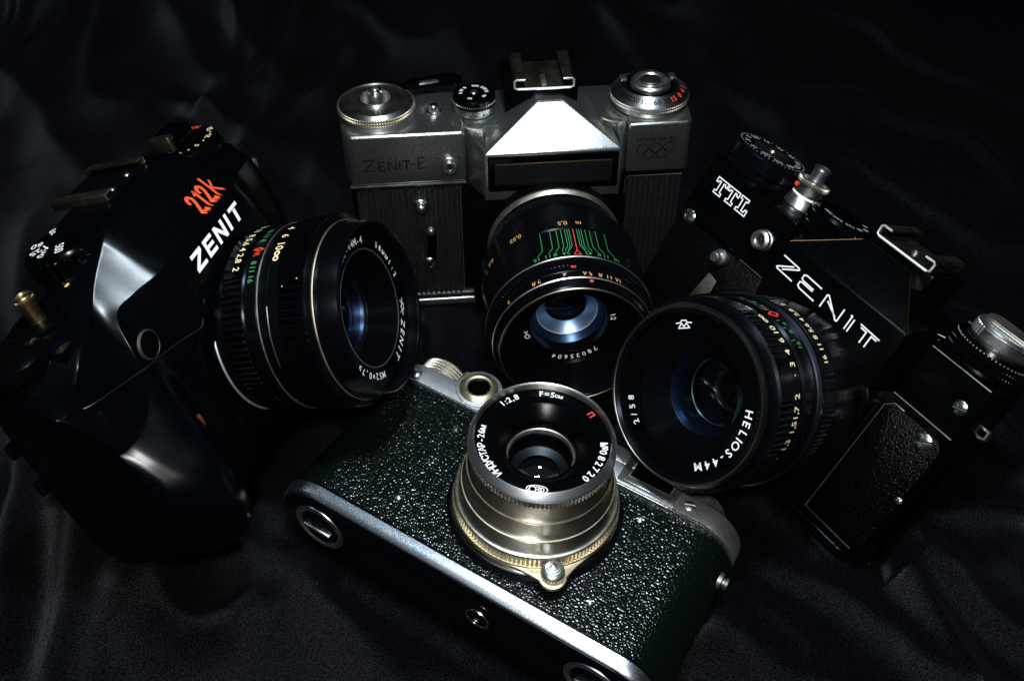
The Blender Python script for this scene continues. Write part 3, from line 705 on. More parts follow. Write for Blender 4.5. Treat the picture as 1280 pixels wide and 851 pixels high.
    for r_, z_ in ((23.75, 16.05), (22.2, 23.15)): lathe('edge_line', [(r_ + .62, z_ - .25), (r_ + .72, z_ - .05), (r_ + .55, z_ + .15), (r_ + .2, z_ + .2)], 'brass', ln, seg=128, angle=20)
    knurl('aperture_grip', 22.75, 30.6, 33.0, 112, 'nickel', ln, 'z', (0, 0, 0), 0.5, 1.2)
    lathe('front_rim', [(22.5, 33.2), (22.6, 33.8), (22.3, 34.6), (21.5, 36.4), (21.2, 36.7), (20.95, 36.6), (20.8, 36.2)], 'turned_bright', ln, seg=128)
    # aperture tongue + focus knob
    ca, sa = math.cos(R(-50)), math.sin(R(-50))
    def rot(p): return (p[0] * ca - p[1] * sa, p[0] * sa + p[1] * ca)
    tong = [(24.0, -12.5), (26.6, -8.5), (29.6, -5.0)] + arc(29.6, 0, 4.4, -80, 80, 10) + [(29.6, 5.0), (26.6, 8.5), (24.0, 12.5), (22.5, 10), (22.5, -10)]
    fl = prism('focus_tab', [rot(p) for p in tong], 4.2, 5.6, 'xy', 'brass', ln, bev=0.3)
    kc = rot((29.2, 0))
    kb = lathe('focus_knob', [(2.9, 5.4), (2.9, 6.0), (3.5, 6.4), (3.5, 8.6), (3.1, 9.0), (2.6, 9.2), (2.5, 9.6), (2.0, 9.7), (1.9, 10.1), (1.3, 10.2), (1.2, 10.6), (0.7, 10.7), (0, 11.1)], 'steel', ln, 'z', (kc[0], kc[1], 0), 48)
    knurl('knob_knurl', 3.75, 6.3, 7.8, 26, 'brass', kb, 'z', (kc[0], kc[1], 0), 0.5, 1.0)
    # name ring and bowl
    ng = lathe('name_ring', [(20.9, 34.0), (20.6, 34.1), (15.2, 34.0), (14.6, 33.6), (11.4, 30.6)], 'black_paint', ln, seg=96)
    lathe('bowl', [(11.5, 30.7), (11.0, 30.2), (10.9, 28.4), (10.7, 28.2), (10.7, 26.6)], 'black_paint', ln, seg=96)
    lathe('element_ring', [(10.8, 27.0), (10.4, 27.3), (10.1, 27.1), (10.0, 25.4)], 'nickel', ln, seg=96)
    lathe('back_plug', [(10.9, 26), (10.9, 12), (6, 11.6), (5.9, 14), (0, 14)], 'black_matte', ln, seg=64)
    lathe('element_cell', [(10.1, 25.5), (9.6, 25.2), (9.3, 23.2)], 'black_paint', ln, seg=72)
    lathe('iris', [(9.3, 19.6), (6.6, 18.6), (6.5, 18.3), (9.3, 18.2)], 'iris', ln, seg=64)
    glass_cap('front_element', 9.4, 22.8, 2.2, 'glass_clear', ln, thick=0.8)
    glass_cap('rear_element', 6.4, 16.4, -1.6, 'glass_green', ln, thick=0.8)
    iw = Ink()
    def arcw(s_, h, a0, a1, bold=0.012):
        for k, ch in enumerate(s_):
            a = a0 + (a1 - a0) * k / (len(s_) - 1)
            iw.add(text2d(ch, h, bold), on_face(18.6, a, 34.25))
    arcw('ИНДУСТАР-26м', 2.0, -105, -162); arcw('1:2,8', 2.0, 162, 146); arcw('F=5', 2.0, 121, 110); arcw('см', 1.5, 106, 102)
    arcw('№082720', 2.1, 26, -17)
    # oval emblem
    fe = on_face(18.4, -65, 34.25)
    def el(rx, ry, cx=0, n=28): return [(cx + rx * math.cos(2 * PI * k / n), ry * math.sin(2 * PI * k / n)) for k in range(n)]
    iw.add(strokes2d([el(3.1, 1.45)], .26, True), fe); iw.add(strokes2d([el(1.0, .95, 1.3)], .3, True), fe)
    iw.add(strokes2d([[(.25, .9), (-.55, .9), (-.55, -.9), (.25, -.9)], [(-.55, 0), (.1, 0)], [(-1.2, -.9), (-1.2, .9)], el(.75, .7, -1.3, 16)], .28), fe)
    iw.add(strokes2d([[(-2.4, 1.75), (2.4, 1.75)]], .28), fe)
    iw.done('front_lettering', 'white', ng)
    ir = Ink(); ir.add(text2d('П', 1.9, 0.03), on_face(18.6, 66, 34.25)); ir.done('coating_mark', 'red', ng)
    return t

# =================================================================== black SLR with double-line maker name (T)
DBL = {
 'Z': [[(0, 1), (.94, 1), (1, .93), (.95, .85), (.28, .16)], [(1, 0), (.06, 0), (0, .07), (.05, .15), (.72, .84)]],
 'E': [[(1, 1), (.12, 1), (0, .9), (0, .63), (.1, .56), (.72, .56)], [(.72, .43), (.1, .43), (0, .36), (0, .1), (.12, 0), (1, 0)]],
 'N': [[(0, 0), (0, .94), (.08, 1), (.92, .02), (1, .06), (1, 1)], [(.16, .66), (.84, .34 - .16)]],
 'I': [[(.15, 0), (.15, 1), (-.15, 1)], [(.75, 0), (.75, .94)]],
 'T': [[(0, 1), (1, 1)], [(.38, 0), (.38, .84), (.08, .84)], [(.64, 0), (.64, .84), (.92, .84)]],
}
def build_black_slr():
    t = root('slr_camera', 'T', (-14, -41, -16))
    label(t, 'all-black metal SLR camera with outlined TTL letters and double-line white name on its prism', 'camera', 'film cameras arranged on the cloth')
    x0, x1 = -82.5, 56.5
    prism('body_shell', rrect(x0 + 1.5, x1 - 1.2, -31, 0, 11, 8), -37, 21, 'xz', 'black_satin', t, bev=0.4)
    prism('base_plate', rrect(x0 + 1, x1 - .8, -31.5, 1.0, 11, 8), -40.5, -36.6, 'xz', 'black_paint', t, bev=0.9, seg=3)
    prism('top_plate', [(-34.2, 1.7), (-79, 1.7), (-81, 0), (-82.4, -8), (x0, -14)] + arc(-71.5, -20.5, 11, 180, 270, 6) + [(-34.2, -31.5)], 21, 45.2, 'xz', 'black_paint', t, bev=1.0, seg=3)
    prism('top_plate', [(29.6, 2.0), (29.6, -31.5)] + arc(45.5, -20.5, 11, 270, 360, 6) + [(x1, -8), (55.6, 0.2), (54, 2.0)], 20.6, 41.6, 'xz', 'black_paint', t, bev=0.8, seg=3)
    prism('top_plate', [(-34.6, -2), (-34.6, -31.4), (30, -31.4), (30, -2)], 20, 43, 'xz', 'black_paint', t, bev=0.8)
    for s, a, b in ((1, -34.4, -28), (-1, 29.8, 24.6)):
        solid('prism_cheek', [(a, 20, -1), (b, 20, 11), (b, 40.6, 11), (a, 42.8, -3), (b, 20, -3), (b, 43, -3)],
              [(0, 1, 2, 3), (0, 4, 1), (3, 2, 5), (1, 4, 5, 2), (0, 3, 5, 4)], 'black_paint', t, 0.4)
    ph = solid('prism_housing',
          [(-28.5, 19.4, 12.2), (25, 19.4, 12.2), (25, 41.4, 12.2), (-28.5, 41.4, 12.2),
           (-11.5, 54.6, -3), (8, 54.6, -3), (-24, 42, -24), (21, 42, -24), (-11.5, 54, -18), (8, 54, -18), (-28.5, 19.4, -4), (25, 19.4, -4)],
          [(0, 1, 2, 3), (3, 2, 5, 4), (4, 5, 9, 8), (3, 4, 8, 6), (2, 7, 9, 5), (6, 8, 9, 7), (0, 10, 11, 1), (0, 3, 6, 10), (1, 11, 7, 2), (10, 6, 7, 11)], 'black_satin', t, 0.6, 3)
    # worn edges of the roof
    tube('worn_edge', [(-28.1, 41.5, 11.9), (-20, 47.8, 4.6), (-12.5, 53.7, -2.2)], 0.16, 'worn_edge', ph, 6)
    tube('worn_edge', [(24.6, 41.6, 11.9), (16.6, 47.8, 4.6), (9.4, 53.3, -1.8)], 0.16, 'worn_edge', ph, 6)
    # maker name, double line
    ik = Ink()
    for ch, xx, wd in (('Z', -26.8, 8.0), ('E', -16.2, 8.2), ('N', -5.1, 8.0), ('I', 6.2, 2.2), ('T', 10.4, 8.4)):
        ik.add(strokes2d([[(xx + x * wd, y * 5.2) for x, y in p] for p in DBL[ch]], 0.52), on_plane((0, 30.0, 12.32), (1, -.045, 0), (0, 1, 0)))
    ik.done('maker_lettering', 'white', ph)
    # TTL, outlined slab serif
    T_ = [(0, 6), (5.6, 6), (5.6, 4.2), (4.7, 4.2), (4.4, 4.9), (3.6, 4.9), (3.6, 1.2), (4.6, 1.0), (4.6, 0), (1.0, 0), (1.0, 1.0), (2.0, 1.2), (2.0, 4.9), (1.2, 4.9), (.9, 4.2), (0, 4.2)]
    L_ = [(.3, 6), (4.0, 6), (4.0, 5.0), (3.0, 4.8), (3.0, 1.1), (4.2, 1.1), (4.5, 2.2), (5.4, 2.2), (5.4, 0), (.3, 0), (.3, 1.0), (1.3, 1.2), (1.3, 4.8), (.3, 5.0)]
    ik = Ink()
    for k, o in enumerate((T_, T_, L_)):
        ik.add(strokes2d([[(x + k * 6.3, y) for x, y in o]], 0.5, True), on_plane((-72.3, 34.6, 1.85), (1, 0, 0), (0, 1, 0)))
    ik.done('outlined_lettering', 'white', t)
    # leatherettes, trim lines
    box('leatherette_panel', -80, -30.5, -34, 19.8, -0.6, 0.7, 'grain_leather', t, 0.4)
    prism('leatherette_panel', [(29.6, -33.6), (50.8, -33.6), (53.5, -31), (53.5, 14), (50.8, 17), (32, 17), (29.6, 14.5)], -0.6, 0.7, 'xy', 'grain_leather', t, bev=0.35)
    tube('panel_edge', [(50.8, -33.9, .35), (29.3, -33.9, .35), (29.3, 14.6, .35), (32, 17.3, .35), (36, 17.3, .35)], 0.22, 'nickel', t, 6)
    tube('plate_edge_glint', [(29.9, 20.7, 2.0), (53.8, 20.7, 2.0)], 0.25, 'steel', t, 6)  # thin steel lines stand in for highlights along the plate edges
    tube('plate_edge_glint', [(30.4, 41.2, 2.0), (53.8, 41.2, 2.0)], 0.25, 'steel', t, 6)
    tube('plate_edge_glint', [(-46, 20.9, 1.7), (-34.4, 20.9, 1.7)], 0.2, 'steel', t, 6)
    screw(t, (49.5, 30.9, 1.9), 2.5, 20, h=0.6); screw(t, (47.2, 13.7, 0.6), 3.0, 35, h=0.8)
    screw(t, (-74.8, 21.0, 1.4), 2.9, 60, h=0.9); screw(t, (53.0, -8, 0.3), 1.4, 80, h=0.5, m='steel')
    s = stud('sync_socket', t, (-41.8, 32.6, 1.6), [(4.0, 0), (4.0, 1.2), (3.6, 1.4), (3.6, 2.2), (3.9, 2.4), (3.7, 3.4), (3.4, 3.6), (3.5, 4.2), (2.9, 4.5), (2.4, 4.4), (2.3, 2.6), (0, 2.6)], 'steel')
    stud('socket_core', s, (-41.8, 32.6, 3.9), [(2.1, 0), (2.1, .3), (1.1, .3), (1.1, 1.3), (.7, 1.4), (.6, .6), (0, .6)], 'dull_brass')
    b = stud('meter_button', t, (-53.6, 16.6, 0.6), [(3.1, 0), (3.1, 1.4), (2.7, 2.0), (2.0, 2.2), (2.0, 5.2), (1.6, 5.7), (0, 5.8)], 'steel')
    lv = prism('timer_lever', [(-51.6, 10.4), (-47.4, 9.6), (-46.6, 4.6), (-47.8, -20), (-52.6, -20), (-53.8, -1.4)], 3.6, 5.6, 'xy', 'black_paint', t, bev=0.3)
    prism('lever_tip', [(-51.8, 10.6), (-47.2, 9.8), (-46.8, 4.6), (-53.9, -1.8)], 5.5, 6.0, 'xy', 'nickel', lv, bev=0.15)
    stud('lever_hub', lv, (-50, -18, .5), [(4.4, 0), (4.4, 5.6), (3.6, 6.2), (0, 6.2)], 'black_paint')
    prism('mirror_box', [(-30, -36), (26.5, -36), (28.4, -28), (28.4, 15), (25, 19.3), (-28, 19.3), (-31, 14), (-31, -30)], -0.5, 10.5, 'xy', 'black_satin', t, bev=1.2, seg=3)
    # dials
    c = (-69, 45, -17)
    d = lathe('film_speed_dial', [(14.4, 0), (14.8, .6), (14.8, 3.2), (14.2, 3.5), (14.9, 3.8), (15.2, 4.2), (15.2, 9.2), (14.6, 10.0), (14.0, 10.4), (8.8, 10.6), (8.2, 10.2), (0, 10.2)], 'black_metal', t, 'y', c, 96)
    lathe('dial_plate', [(8.0, 10.15), (7.8, 10.5), (0, 10.6)], 'dull_brass', d, 'y', c, 64)
    lathe('dial_screw', [(1.6, 10.5), (1.4, 11.2), (0, 11.4)], 'steel', d, 'y', c, 24)
    ik = Ink()
    for k, s_ in enumerate(('250', '130', '65', '32', '16', '500', '12', '25', '50', '100', '200', '400')): ik.add(text2d(s_, 2.0, 0.01), on_deck(11.2, 20 + k * 30, 55.62, (c[0], c[2])))
    for k in range(48): ik.add(strokes2d([[(0, 0), (0, .9)]], .3), on_deck(13.2, k * 7.5, 55.5, (c[0], c[2])))
    ik.done('dial_numbers', 'dim_white', d)
    stud('strap_lug', t, (-81, 38, -15), [(2.6, 0), (2.4, 1.5), (0, 1.8)], 'steel', 'z')
    c = (-47, 45, -17)
    d = lathe('release_collar', [(6.4, 0), (6.6, .6), (5.6, 4.6), (5.2, 5.0), (5.0, 5.2), (5.3, 5.5), (5.2, 9.2), (4.6, 9.6), (0, 9.6)], 'steel', t, 'y', c, 64)
    lathe('collar_line', [(5.6, 4.7), (5.5, 5.1), (5.1, 5.3)], 'white', d, 'y', c, 64)
    knurl('collar_knurl', 6.6, 9.4, 11.2, 40, 'nickel', d, 'y', c, 0.6, 1.6)
    lathe('release_button', [(2.9, 9.5), (2.9, 15.6), (3.3, 16.0), (3.2, 16.8), (2.6, 17.2), (1.8, 16.6), (0, 16.5)], 'steel', d, 'y', c, 40)
    lathe('red_dot', [(1.0, 0), (.8, .5), (0, .6)], 'red', d, 'z', (-51, 52.6, -13.2), 20)
    c = (-28.5, 43, -16)
    d = lathe('shutter_dial', [(12.6, 0), (12.6, 8.4), (11.8, 9.4), (0, 9.6)], 'black_plastic', t, 'y', c, 72)
    knurl('dial_grip', 13.0, 1.0, 3.6, 60, 'black_plastic', d, 'y', c, 0.6, 1.0); knurl('dial_grip', 13.0, 4.2, 7.8, 60, 'black_plastic', d, 'y', c, 0.6, 1.0)
    ik = Ink()
    for k, s_ in enumerate(('500', '250', '125', '60', '30', 'B')): ik.add(text2d(s_, 1.9, 0.01), on_deck(8.6, 250 + k * 32, 52.7, (c[0], c[2])))
    ik.done('dial_numbers', 'dim_white', d)
    c = (42, 41.4, -16)
    d = lathe('rewind_dial', [(15.0, 0), (15.4, .5), (15.0, 1.4), (15.4, 1.7), (15.4, 5.6), (14.6, 6.4), (13.2, 7.0), (12.8, 8.2), (0, 8.4)], 'black_plastic', t, 'y', c, 96)
    knurl('dial_grip', 15.7, 1.8, 3.4, 80, 'black_plastic', d, 'y', c, 0.5, 1.0); knurl('dial_grip', 15.7, 3.8, 5.4, 80, 'black_plastic', d, 'y', c, 0.5, 1.0)
    for k in range(0, 60):
        a = 2 * PI * k / 60
        if k % 1 == 0 and 200 < math.degrees(a) < 345: lathe('click_bead', [(.34, 0), (.3, .3), (0, .42)], 'steel', d, 'y', (c[0] + 13.9 * math.cos(a), 48.1, c[2] - 13.9 * math.sin(a)), 8)
    kr = lathe('rewind_knob', [(10.4, 8.2), (10.6, 8.8), (10.4, 13.2), (9.8, 13.8), (0, 13.8)], 'steel', d, 'y', c, 72)
    knurl('knob_serration', 10.9, 9.0, 12.8, 44, 'steel', d, 'y', c, 0.6, 1.0, mask=lambda a: R(180) < a < R(248))
    prism('rewind_crank', rrect(33.5, 56, -21.5, -11, 4, 5), 55.3, 56.6, 'xz', 'nickel', d, bev=0.3)
    ik = Ink()
    for k, s_ in enumerate(('A', 'S', 'A', '3')): ik.add(text2d(s_, 2.2, 0.01), on_deck(11.4, 120 + k * 20, 49.9, (c[0], c[2])))
    ik.done('dial_numbers', 'dim_white', d)
    prism('deck_mark', [(27.0, -5.4), (29.6, -8.8), (30.4, -8.2)], 43.02, 43.1, 'xz', 'white', t)
    # shoe
    sb = prism('shoe_base', [(-15, -8.2), (13.5, -8.2), (15, -32), (-16.5, -32)], 43, 56.6, 'xz', 'black_plastic', t, bev=0.8)
    sh = prism('accessory_shoe', [(-10.0, 56.4), (10.8, 56.4), (10.8, 57.6), (-10.0, 57.6)], -30, -6.6, 'xy', 'dull_brass', t, bev=0.25)
    def rail(s, xo):
        o = [(xo, 56.7), (xo + s * 1.3, 57.2), (xo + s * 1.5, 60.6), (xo + s * .5, 61.3), (xo - s * 3.2, 61.3), (xo - s * 3.2, 60.3), (xo + s * .2, 60.3), (xo + s * .2, 57.8)]
        prism('shoe_rail', o, -30.5, -6.4, 'xy', 'dull_brass', sh, bev=0.15)
        tube('rail_edge_glint', [(xo, 57.1, -6.3), (xo + s * 1.0, 57.5, -6.3), (xo + s * 1.15, 60.4, -6.3), (xo + s * .4, 61.0, -6.3), (xo - s * 3.0, 60.9, -6.3)], 0.45, 'bright_edge', sh)  # highlight of the rail lip, drawn as a bright tube
    rail(-1, -10); rail(1, 10.8)
    tube('shoe_edge_glint', [(-10, 57.0, -6.3), (10.8, 57.0, -6.3)], 0.62, 'bright_edge', sh)  # front highlight of the shoe, drawn the same way
    lathe('shoe_contact', [(1.7, 0), (1.7, 1.2), (1.3, 1.6), (0, 1.6)], 'chrome', sh, 'y', (1.5, 57.5, -14), 24)
    lathe('front_stud', [(2.6, 0), (2.2, 1.8), (1.2, 2.6), (0, 2.8)], 'black_metal', t, 'z', (5.6, 50.6, -4.0), 24)
    tube('strap_lug', [(56.2, 26, -12), (58.2, 26.2, -12), (58.6, 23.4, -12), (56.4, 22.6, -12)], 0.9, 'dull_steel', t)
    # -------- lens
    ln = lathe('lens', [(28.8, 9), (28.8, 15), (30.8, 24), (31.2, 26.5), (31.2, 32), (30.8, 32.6), (31.2, 33), (31.4, 41), (31.7, 44.6), (31.4, 45.4), (31.0, 45.8), (31.0, 51.6), (30.6, 52), (30.2, 52.4), (30.2, 58), (30.8, 58.6), (30.6, 66), (29.4, 67.2), (29.0, 68.4), (29.2, 69), (28.7, 71.2), (28.1, 71.7), (27.2, 71.7), (26.2, 71.0), (25.9, 69.2), (19.6, 69.0)],
               'turned_black', t, seg=128, angle=28)
    knurl('aperture_ring', 31.7, 33.6, 40.6, 110, 'black_metal', ln, 'z', (0, 0, 0), 0.6, 1.2, mask=lambda a: not (R(52) < a < R(106)), shape='sin')
    lathe('aperture_edge', [(31.6, 43.0), (32.0, 43.4), (32.3, 44.4), (32.0, 45.3), (31.2, 45.4)], 'blue_edge', ln, seg=128)
    def grp(a): return (math.degrees(a) % 60) < 36 
    knurl('focus_ring', 31.3, 58.8, 66.0, 90, 'black_metal', ln, 'z', (0, 0, 0), 0.8, 1.4, mask=grp, shape='sin')
    lathe('focus_edge', [(31.0, 66.0), (30.2, 66.6), (29.6, 66.4)], 'black_metal', ln, seg=128)
    lathe('front_rim', [(28.9, 69.4), (29.0, 70.4), (28.4, 71.9), (27.8, 71.9), (27.4, 71.5)], 'dark_rim', ln, seg=128)
    ng = lathe('name_ring', [(26.1, 69.4), (25.9, 69.3), (20.0, 69.2), (19.7, 68.8), (19.6, 68.0)], 'black_paint', ln, seg=96)
    rows = []
    for k in range(18):
        f = k / 18; r = 19.6 - 5.6 * f; z = 68.0 - 9.0 * f; rows += [(r, z), (r - .28, z - .05)]
    lathe('front_bowl', rows, 'turned_black', ln, seg=96, angle=20)
    lathe('reflection_ring', [(14.2, 59.2), (13.9, 58.8), (12.0, 56.2), (11.6, 52.5), (14, 52)], 'glint_dim', ln, seg=96)  # added ring: dark blue reflection arc of the glass put into its colour
    lathe('inner_tube', [(12.6, 55.5), (11.8, 50.4), (11.2, 50.2), (11.0, 43), (8.2, 42), (8.0, 40), (0, 40)], 'black_metal', ln, seg=72)
    lathe('reflection_line', [(11.9, 50.6), (11.5, 50.9), (11.2, 50.6), (11.5, 50.3)], 'glint_teal', ln, seg=96)
    lathe('iris', [(11.0, 46.5), (7.4, 45.2), (7.2, 44.8), (11, 44.4)], 'black_metal', ln, seg=64)
    lathe('rear_ring', [(7.8, 42.8), (6.9, 41.6), (6.8, 40.8), (7.8, 40.6)], 'dull_brass', ln, seg=64)
    glass_cap('front_element', 14.2, 56.6, 3.0, 'glass_blue', ln, thick=0.8)
    glass_cap('inner_element', 10.8, 48.6, -2.2, 'glass_green', ln, thick=0.6)
    iw = Ink(); s_ = 'HELIOS-44M'
    wts = [0, 1.05, 1.05, .75, .75, 1.1, .9, .95, 1.05, 1.2]; tot = sum(wts); acc = 0
    for ch, q in zip(s_, wts):
        acc += q; iw.add(text2d(ch, 2.5, 0.012, 0, 1.1), on_face(22.5, 26 - 69 * acc / tot, 69.42))
    iw.done('lens_name', 'white', ng); iw = Ink()
    for k, ch in enumerate('2/58'): iw.add(text2d(ch, 2.2, 0.01), on_face(22.6, -117 - [0, 6, 13, 20.5][k], 69.42))
    iw.done('focal_mark', 'white', ng); iw = Ink(); fe = on_face(22.6, 131, 69.42)
    iw.add(strokes2d([[(-3.0, .35), (-1.1, .35), (0, -1.0), (1.1, .35), (3.0, .35)], [(-1.1, .35), (-.9, 1.0), (.9, 1.0), (1.1, .35)], [(-2.3, -1.3), (-.9, .1)], [(2.3, -1.3), (.9, .1)], [(-2.4, -1.3), (2.4, -1.3)]], .36), fe)
    iw.done('maker_emblem', 'white', ng)
    ic = Ink()
    for s_, a, h in (('∞', 90, 3.2), ('10', 80.5, 2.6), ('6', 72.5, 2.6), ('4', 64.6, 2.6), ('3', 57, 2.6), ('·', 50.5, 2.8), ('2', 38.2, 2.6), ('1,7', 29, 2.6), ('1,5', 20, 2.6), ('1,3', 8.4, 2.6), ('·', -2, 2.4), ('m', 102, 2.2)):
        ic.add(text2d(s_, h, 0.014), on_cyl(30.28, a, 55.4))
    ic.done('distance_numbers', 'cream', ln); ic = Ink()
    for s_, a in (('2', 99.5), ('2,8', 91), ('4', 84.4), ('5,6', 78), ('8', 71.3), ('11', 65), ('16', 57.6)):
        ic.add(text2d(s_, 2.2, 0.016), on_cyl(31.8, a, 37.4))
    ic.done('aperture_numbers', 'cream', ln)
    ig = Ink()
    for k, q in ((4, 9), (8, 15), (16, 24)):
        for s in (-1, 1):
            ig.add(text2d(str(k), 1.9, 0.014), on_cyl(31.06, 92 + s * q, 48.2)); ig.add(strokes2d([[(0, -1), (0, 1)]], .3), on_cyl(31.06, 92 + s * (q - 3), 50.2))
    ig.done('depth_scale', 'green', ln)
    ir = Ink(); ir.add(strokes2d([[(0, -2.6), (1.3, 0), (0, 2.6), (-1.3, 0)]], .8, True), on_cyl(31.06, 92, 48.6))
    ir.add(text2d('R', 1.9, 0.02), on_cyl(31.06, 97.5, 49.2)); ir.done('index_marks', 'red', ln)
    return t

# =================================================================== moulded plastic SLR (K)
def catmull(P, n, closed=True):
    out = []; m = len(P)
    for i in range(m if closed else m - 1):
        p0, p1, p2, p3 = (P[(i - 1) % m], P[i], P[(i + 1) % m], P[(i + 2) % m]) if closed else (P[max(i - 1, 0)], P[i], P[i + 1], P[min(i + 2, m - 1)])
        for k in range(n):
            t = k / n
            out.append(tuple(0.5 * ((2 * b) + (-a + c) * t + (2 * a - 5 * b + 4 * c - d) * t * t + (-a + 3 * b - 3 * c + d) * t ** 3) for a, b, c, d in zip(p0, p1, p2, p3)))
    if not closed: out.append(tuple(P[-1]))
    return out
def build_plastic_slr():
    t = root('slr_camera', 'K', (-14, -38, -8))
    label(t, 'glossy black moulded plastic SLR camera with orange-red script and slanted white name', 'camera', 'film cameras arranged on the cloth')
    # stations along x: (x, yb, yt, zb, front profile list)
    BK = lambda yb, zb=-30.5: [(yb, zb), (yb - 1, -12)]
    def sta(x, low, face, p6, p7, deck, back):
        """low: two points of the underside, face: four of the front, p6-p7 the flat shoulder facet"""
        mid = [tuple(a + (b - a) * f for a, b in zip(p6, p7)) for f in (.07, .35, .65, .93)]
        return (x, low + face + [p6] + mid + [p7] + deck + back)
    ST = [
     sta(-79.0, [(-20, -22), (-24, -12)], [(-22, 2), (-12, 8), (4, 9), (18, 6)], (26, 0), (29.5, -6), [(31, -14), (30, -21)], [(22, -25), (0, -26)]),
     sta(-76.5, [(-28, -27), (-31, -12)], [(-28, 8), (-16, 13), (-4, 12), (5, 7)], (12, 1), (30, -3), [(38, -14), (36, -25)], [(26, -29), (0, -29)]),
     sta(-71.0, [(-33, -29.5), (-35, -12)], [(-33, 13), (-19, 19.5), (-7, 18.5), (3, 12)], (11, 5.5), (37, 0), [(42, -13), (41, -27)], [(30, -31), (0, -31)]),
     sta(-63.0, [(-36, -30.5), (-37, -12)], [(-36, 14), (-20, 22), (-6, 21), (5, 14)], (14, 7.5), (41, -1.0), [(45.4, -13), (44, -28)], [(30, -31.5), (0, -31.5)]),
     sta(-55.0, [(-37, -30.5), (-38, -12)], [(-37, 10), (-22, 18), (-4, 17), (10, 12)], (22, 7.0), (42, -2.5), [(46, -14), (44.5, -28)], [(30, -31.5), (0, -31.5)]),
     sta(-47.0, [(-37, -30.5), (-38, -12)], [(-37, 3), (-22, 8), (0, 8), (20, 7.5)], (37.5, 1.8), (44.0, -5), [(46.8, -14), (45, -28)], [(30, -31.5), (0, -31.5)]),
     sta(-39.0, [(-37, -30.5), (-38, -12)], [(-37, 3), (-22, 7), (2, 8), (24, 8)], (40.2, 4.4), (49.2, -6), [(49.6, -14), (45, -28)], [(30, -31.5), (0, -31.5)]),
     sta(-32.0, [(-37, -30.5), (-38, -12)], [(-37, 3), (-22, 8), (2, 9), (24, 10.5)], (40.7, 8.6), (53.6, -6), [(53.6, -14), (48, -28)], [(30, -31.5), (0, -31.5)]),
     sta(-28.5, [(-37, -30.5), (-38, -12)], [(-37, 4), (-22, 8), (2, 9), (24, 12)], (40.9, 9.5), (55.8, -6), [(55.8, -14), (51, -29)], [(30, -31.5), (0, -31.5)]),
     sta(-24.0, [(-37, -30.5), (-38, -12)], [(-37, 4), (-22, 8), (2, 9), (24, 13)], (41.4, 9.8), (57.2, -6.5), [(58, -14), (54, -30)], [(30, -31.5), (0, -31.5)]),
     sta(-15.0, [(-37, -30.5), (-38, -12)], [(-37, 4), (-22, 8), (2, 9), (24, 13)], (41.5, 9.7), (57.4, -7.0), [(58.6, -15), (55, -31)], [(30, -33), (0, -31.5)]),
     sta(0.0, [(-37, -30.5), (-38, -12)], [(-37, 4), (-22, 8), (2, 9), (24, 13)], (41.5, 9.7), (57.4, -7.0), [(58.6, -15), (55, -31)], [(30, -33), (0, -31.5)]),
     sta(15.0, [(-37, -30.5), (-38, -12)], [(-37, 4), (-22, 8), (2, 9), (24, 13)], (41.5, 9.7), (57.4, -7.0), [(58.6, -15), (55, -31)], [(30, -33), (0, -31.5)]),
     sta(22.0, [(-37, -30.5), (-38, -12)], [(-37, 4), (-22, 8), (2, 9), (24, 12.5)], (41.0, 9), (56.0, -7), [(56.6, -15), (53, -30)], [(30, -31.5), (0, -31.5)]),
     sta(27.5, [(-37, -30.5), (-38, -12)], [(-37, 4), (-22, 8), (2, 9), (24, 10)], (39.0, 6), (50.5, -7), [(50.5, -14), (47, -28)], [(30, -31.5), (0, -31.5)]),
     sta(34.0, [(-37, -30.5), (-38, -12)], [(-37, 2), (-22, 4), (2, 4), (24, 5)], (38.0, 3), (46, -5), [(47.4, -14), (45, -28)], [(30, -31.5), (0, -31.5)]),
     sta(48.0, [(-37, -30.5), (-38, -12)], [(-37, 1), (-22, 2), (2, 2), (24, 2)], (37.0, 0), (44.5, -6), [(46, -14), (43, -28)], [(30, -31), (0, -31)]),
     sta(55.0, [(-33, -28), (-34, -13)], [(-33, -3), (-22, -2), (2, -2), (24, -3)], (34.0, -5), (40, -10), [(42, -16), (40, -26)], [(28, -28), (0, -28)]),
     sta(57.0, [(-24, -22), (-26, -15)], [(-24, -9), (-16, -8), (2, -8), (18, -8)], (26.0, -10), (31, -13), [(33, -16), (31, -21)], [(22, -22), (0, -22)]),
    ]
    flat = [[s[0]] + [c for p in s[1] for c in p] for s in ST]
    dense = catmull(flat, 5, closed=False)
    V = []; F = []; NP = 16 * 6
    for row in dense:
        pts = list(zip(row[1::2], row[2::2])); pts = catmull(pts, 6)
        V += [(row[0], y, z) for y, z in pts]
    for i in range(len(dense) - 1):
        for k in range(NP):
            k2 = (k + 1) % NP; F.append((i * NP + k, i * NP + k2, (i + 1) * NP + k2, (i + 1) * NP + k))
    F.append(tuple(range(NP))); F.append(tuple(range((len(dense) - 1) * NP, len(dense) * NP)))
    bm = bmesh.new(); bv = [bm.verts.new(v) for v in V]
    for f in F: bm.faces.new([bv[i] for i in f])
    bm.verts.index_update()
    bd = from_bm('body_shell', bm, 'body_plastic', t, 60)
    bpy.context.view_layer.update()
    b_ = Ctx.base
    def hit(x, y, dz=0.15):                   # point on the front skin
        ok, loc, nrm, _ = bd.ray_cast(Vector(((x - b_[0]) * .001, (y - b_[1]) * .001, 0.2)), Vector((0, 0, -1)))
        z = loc.z * 1000 + b_[2] if ok else 0
        return (x + nrm.x * dz, y + nrm.y * dz, z + nrm.z * dz) if ok else (x, y, 0)
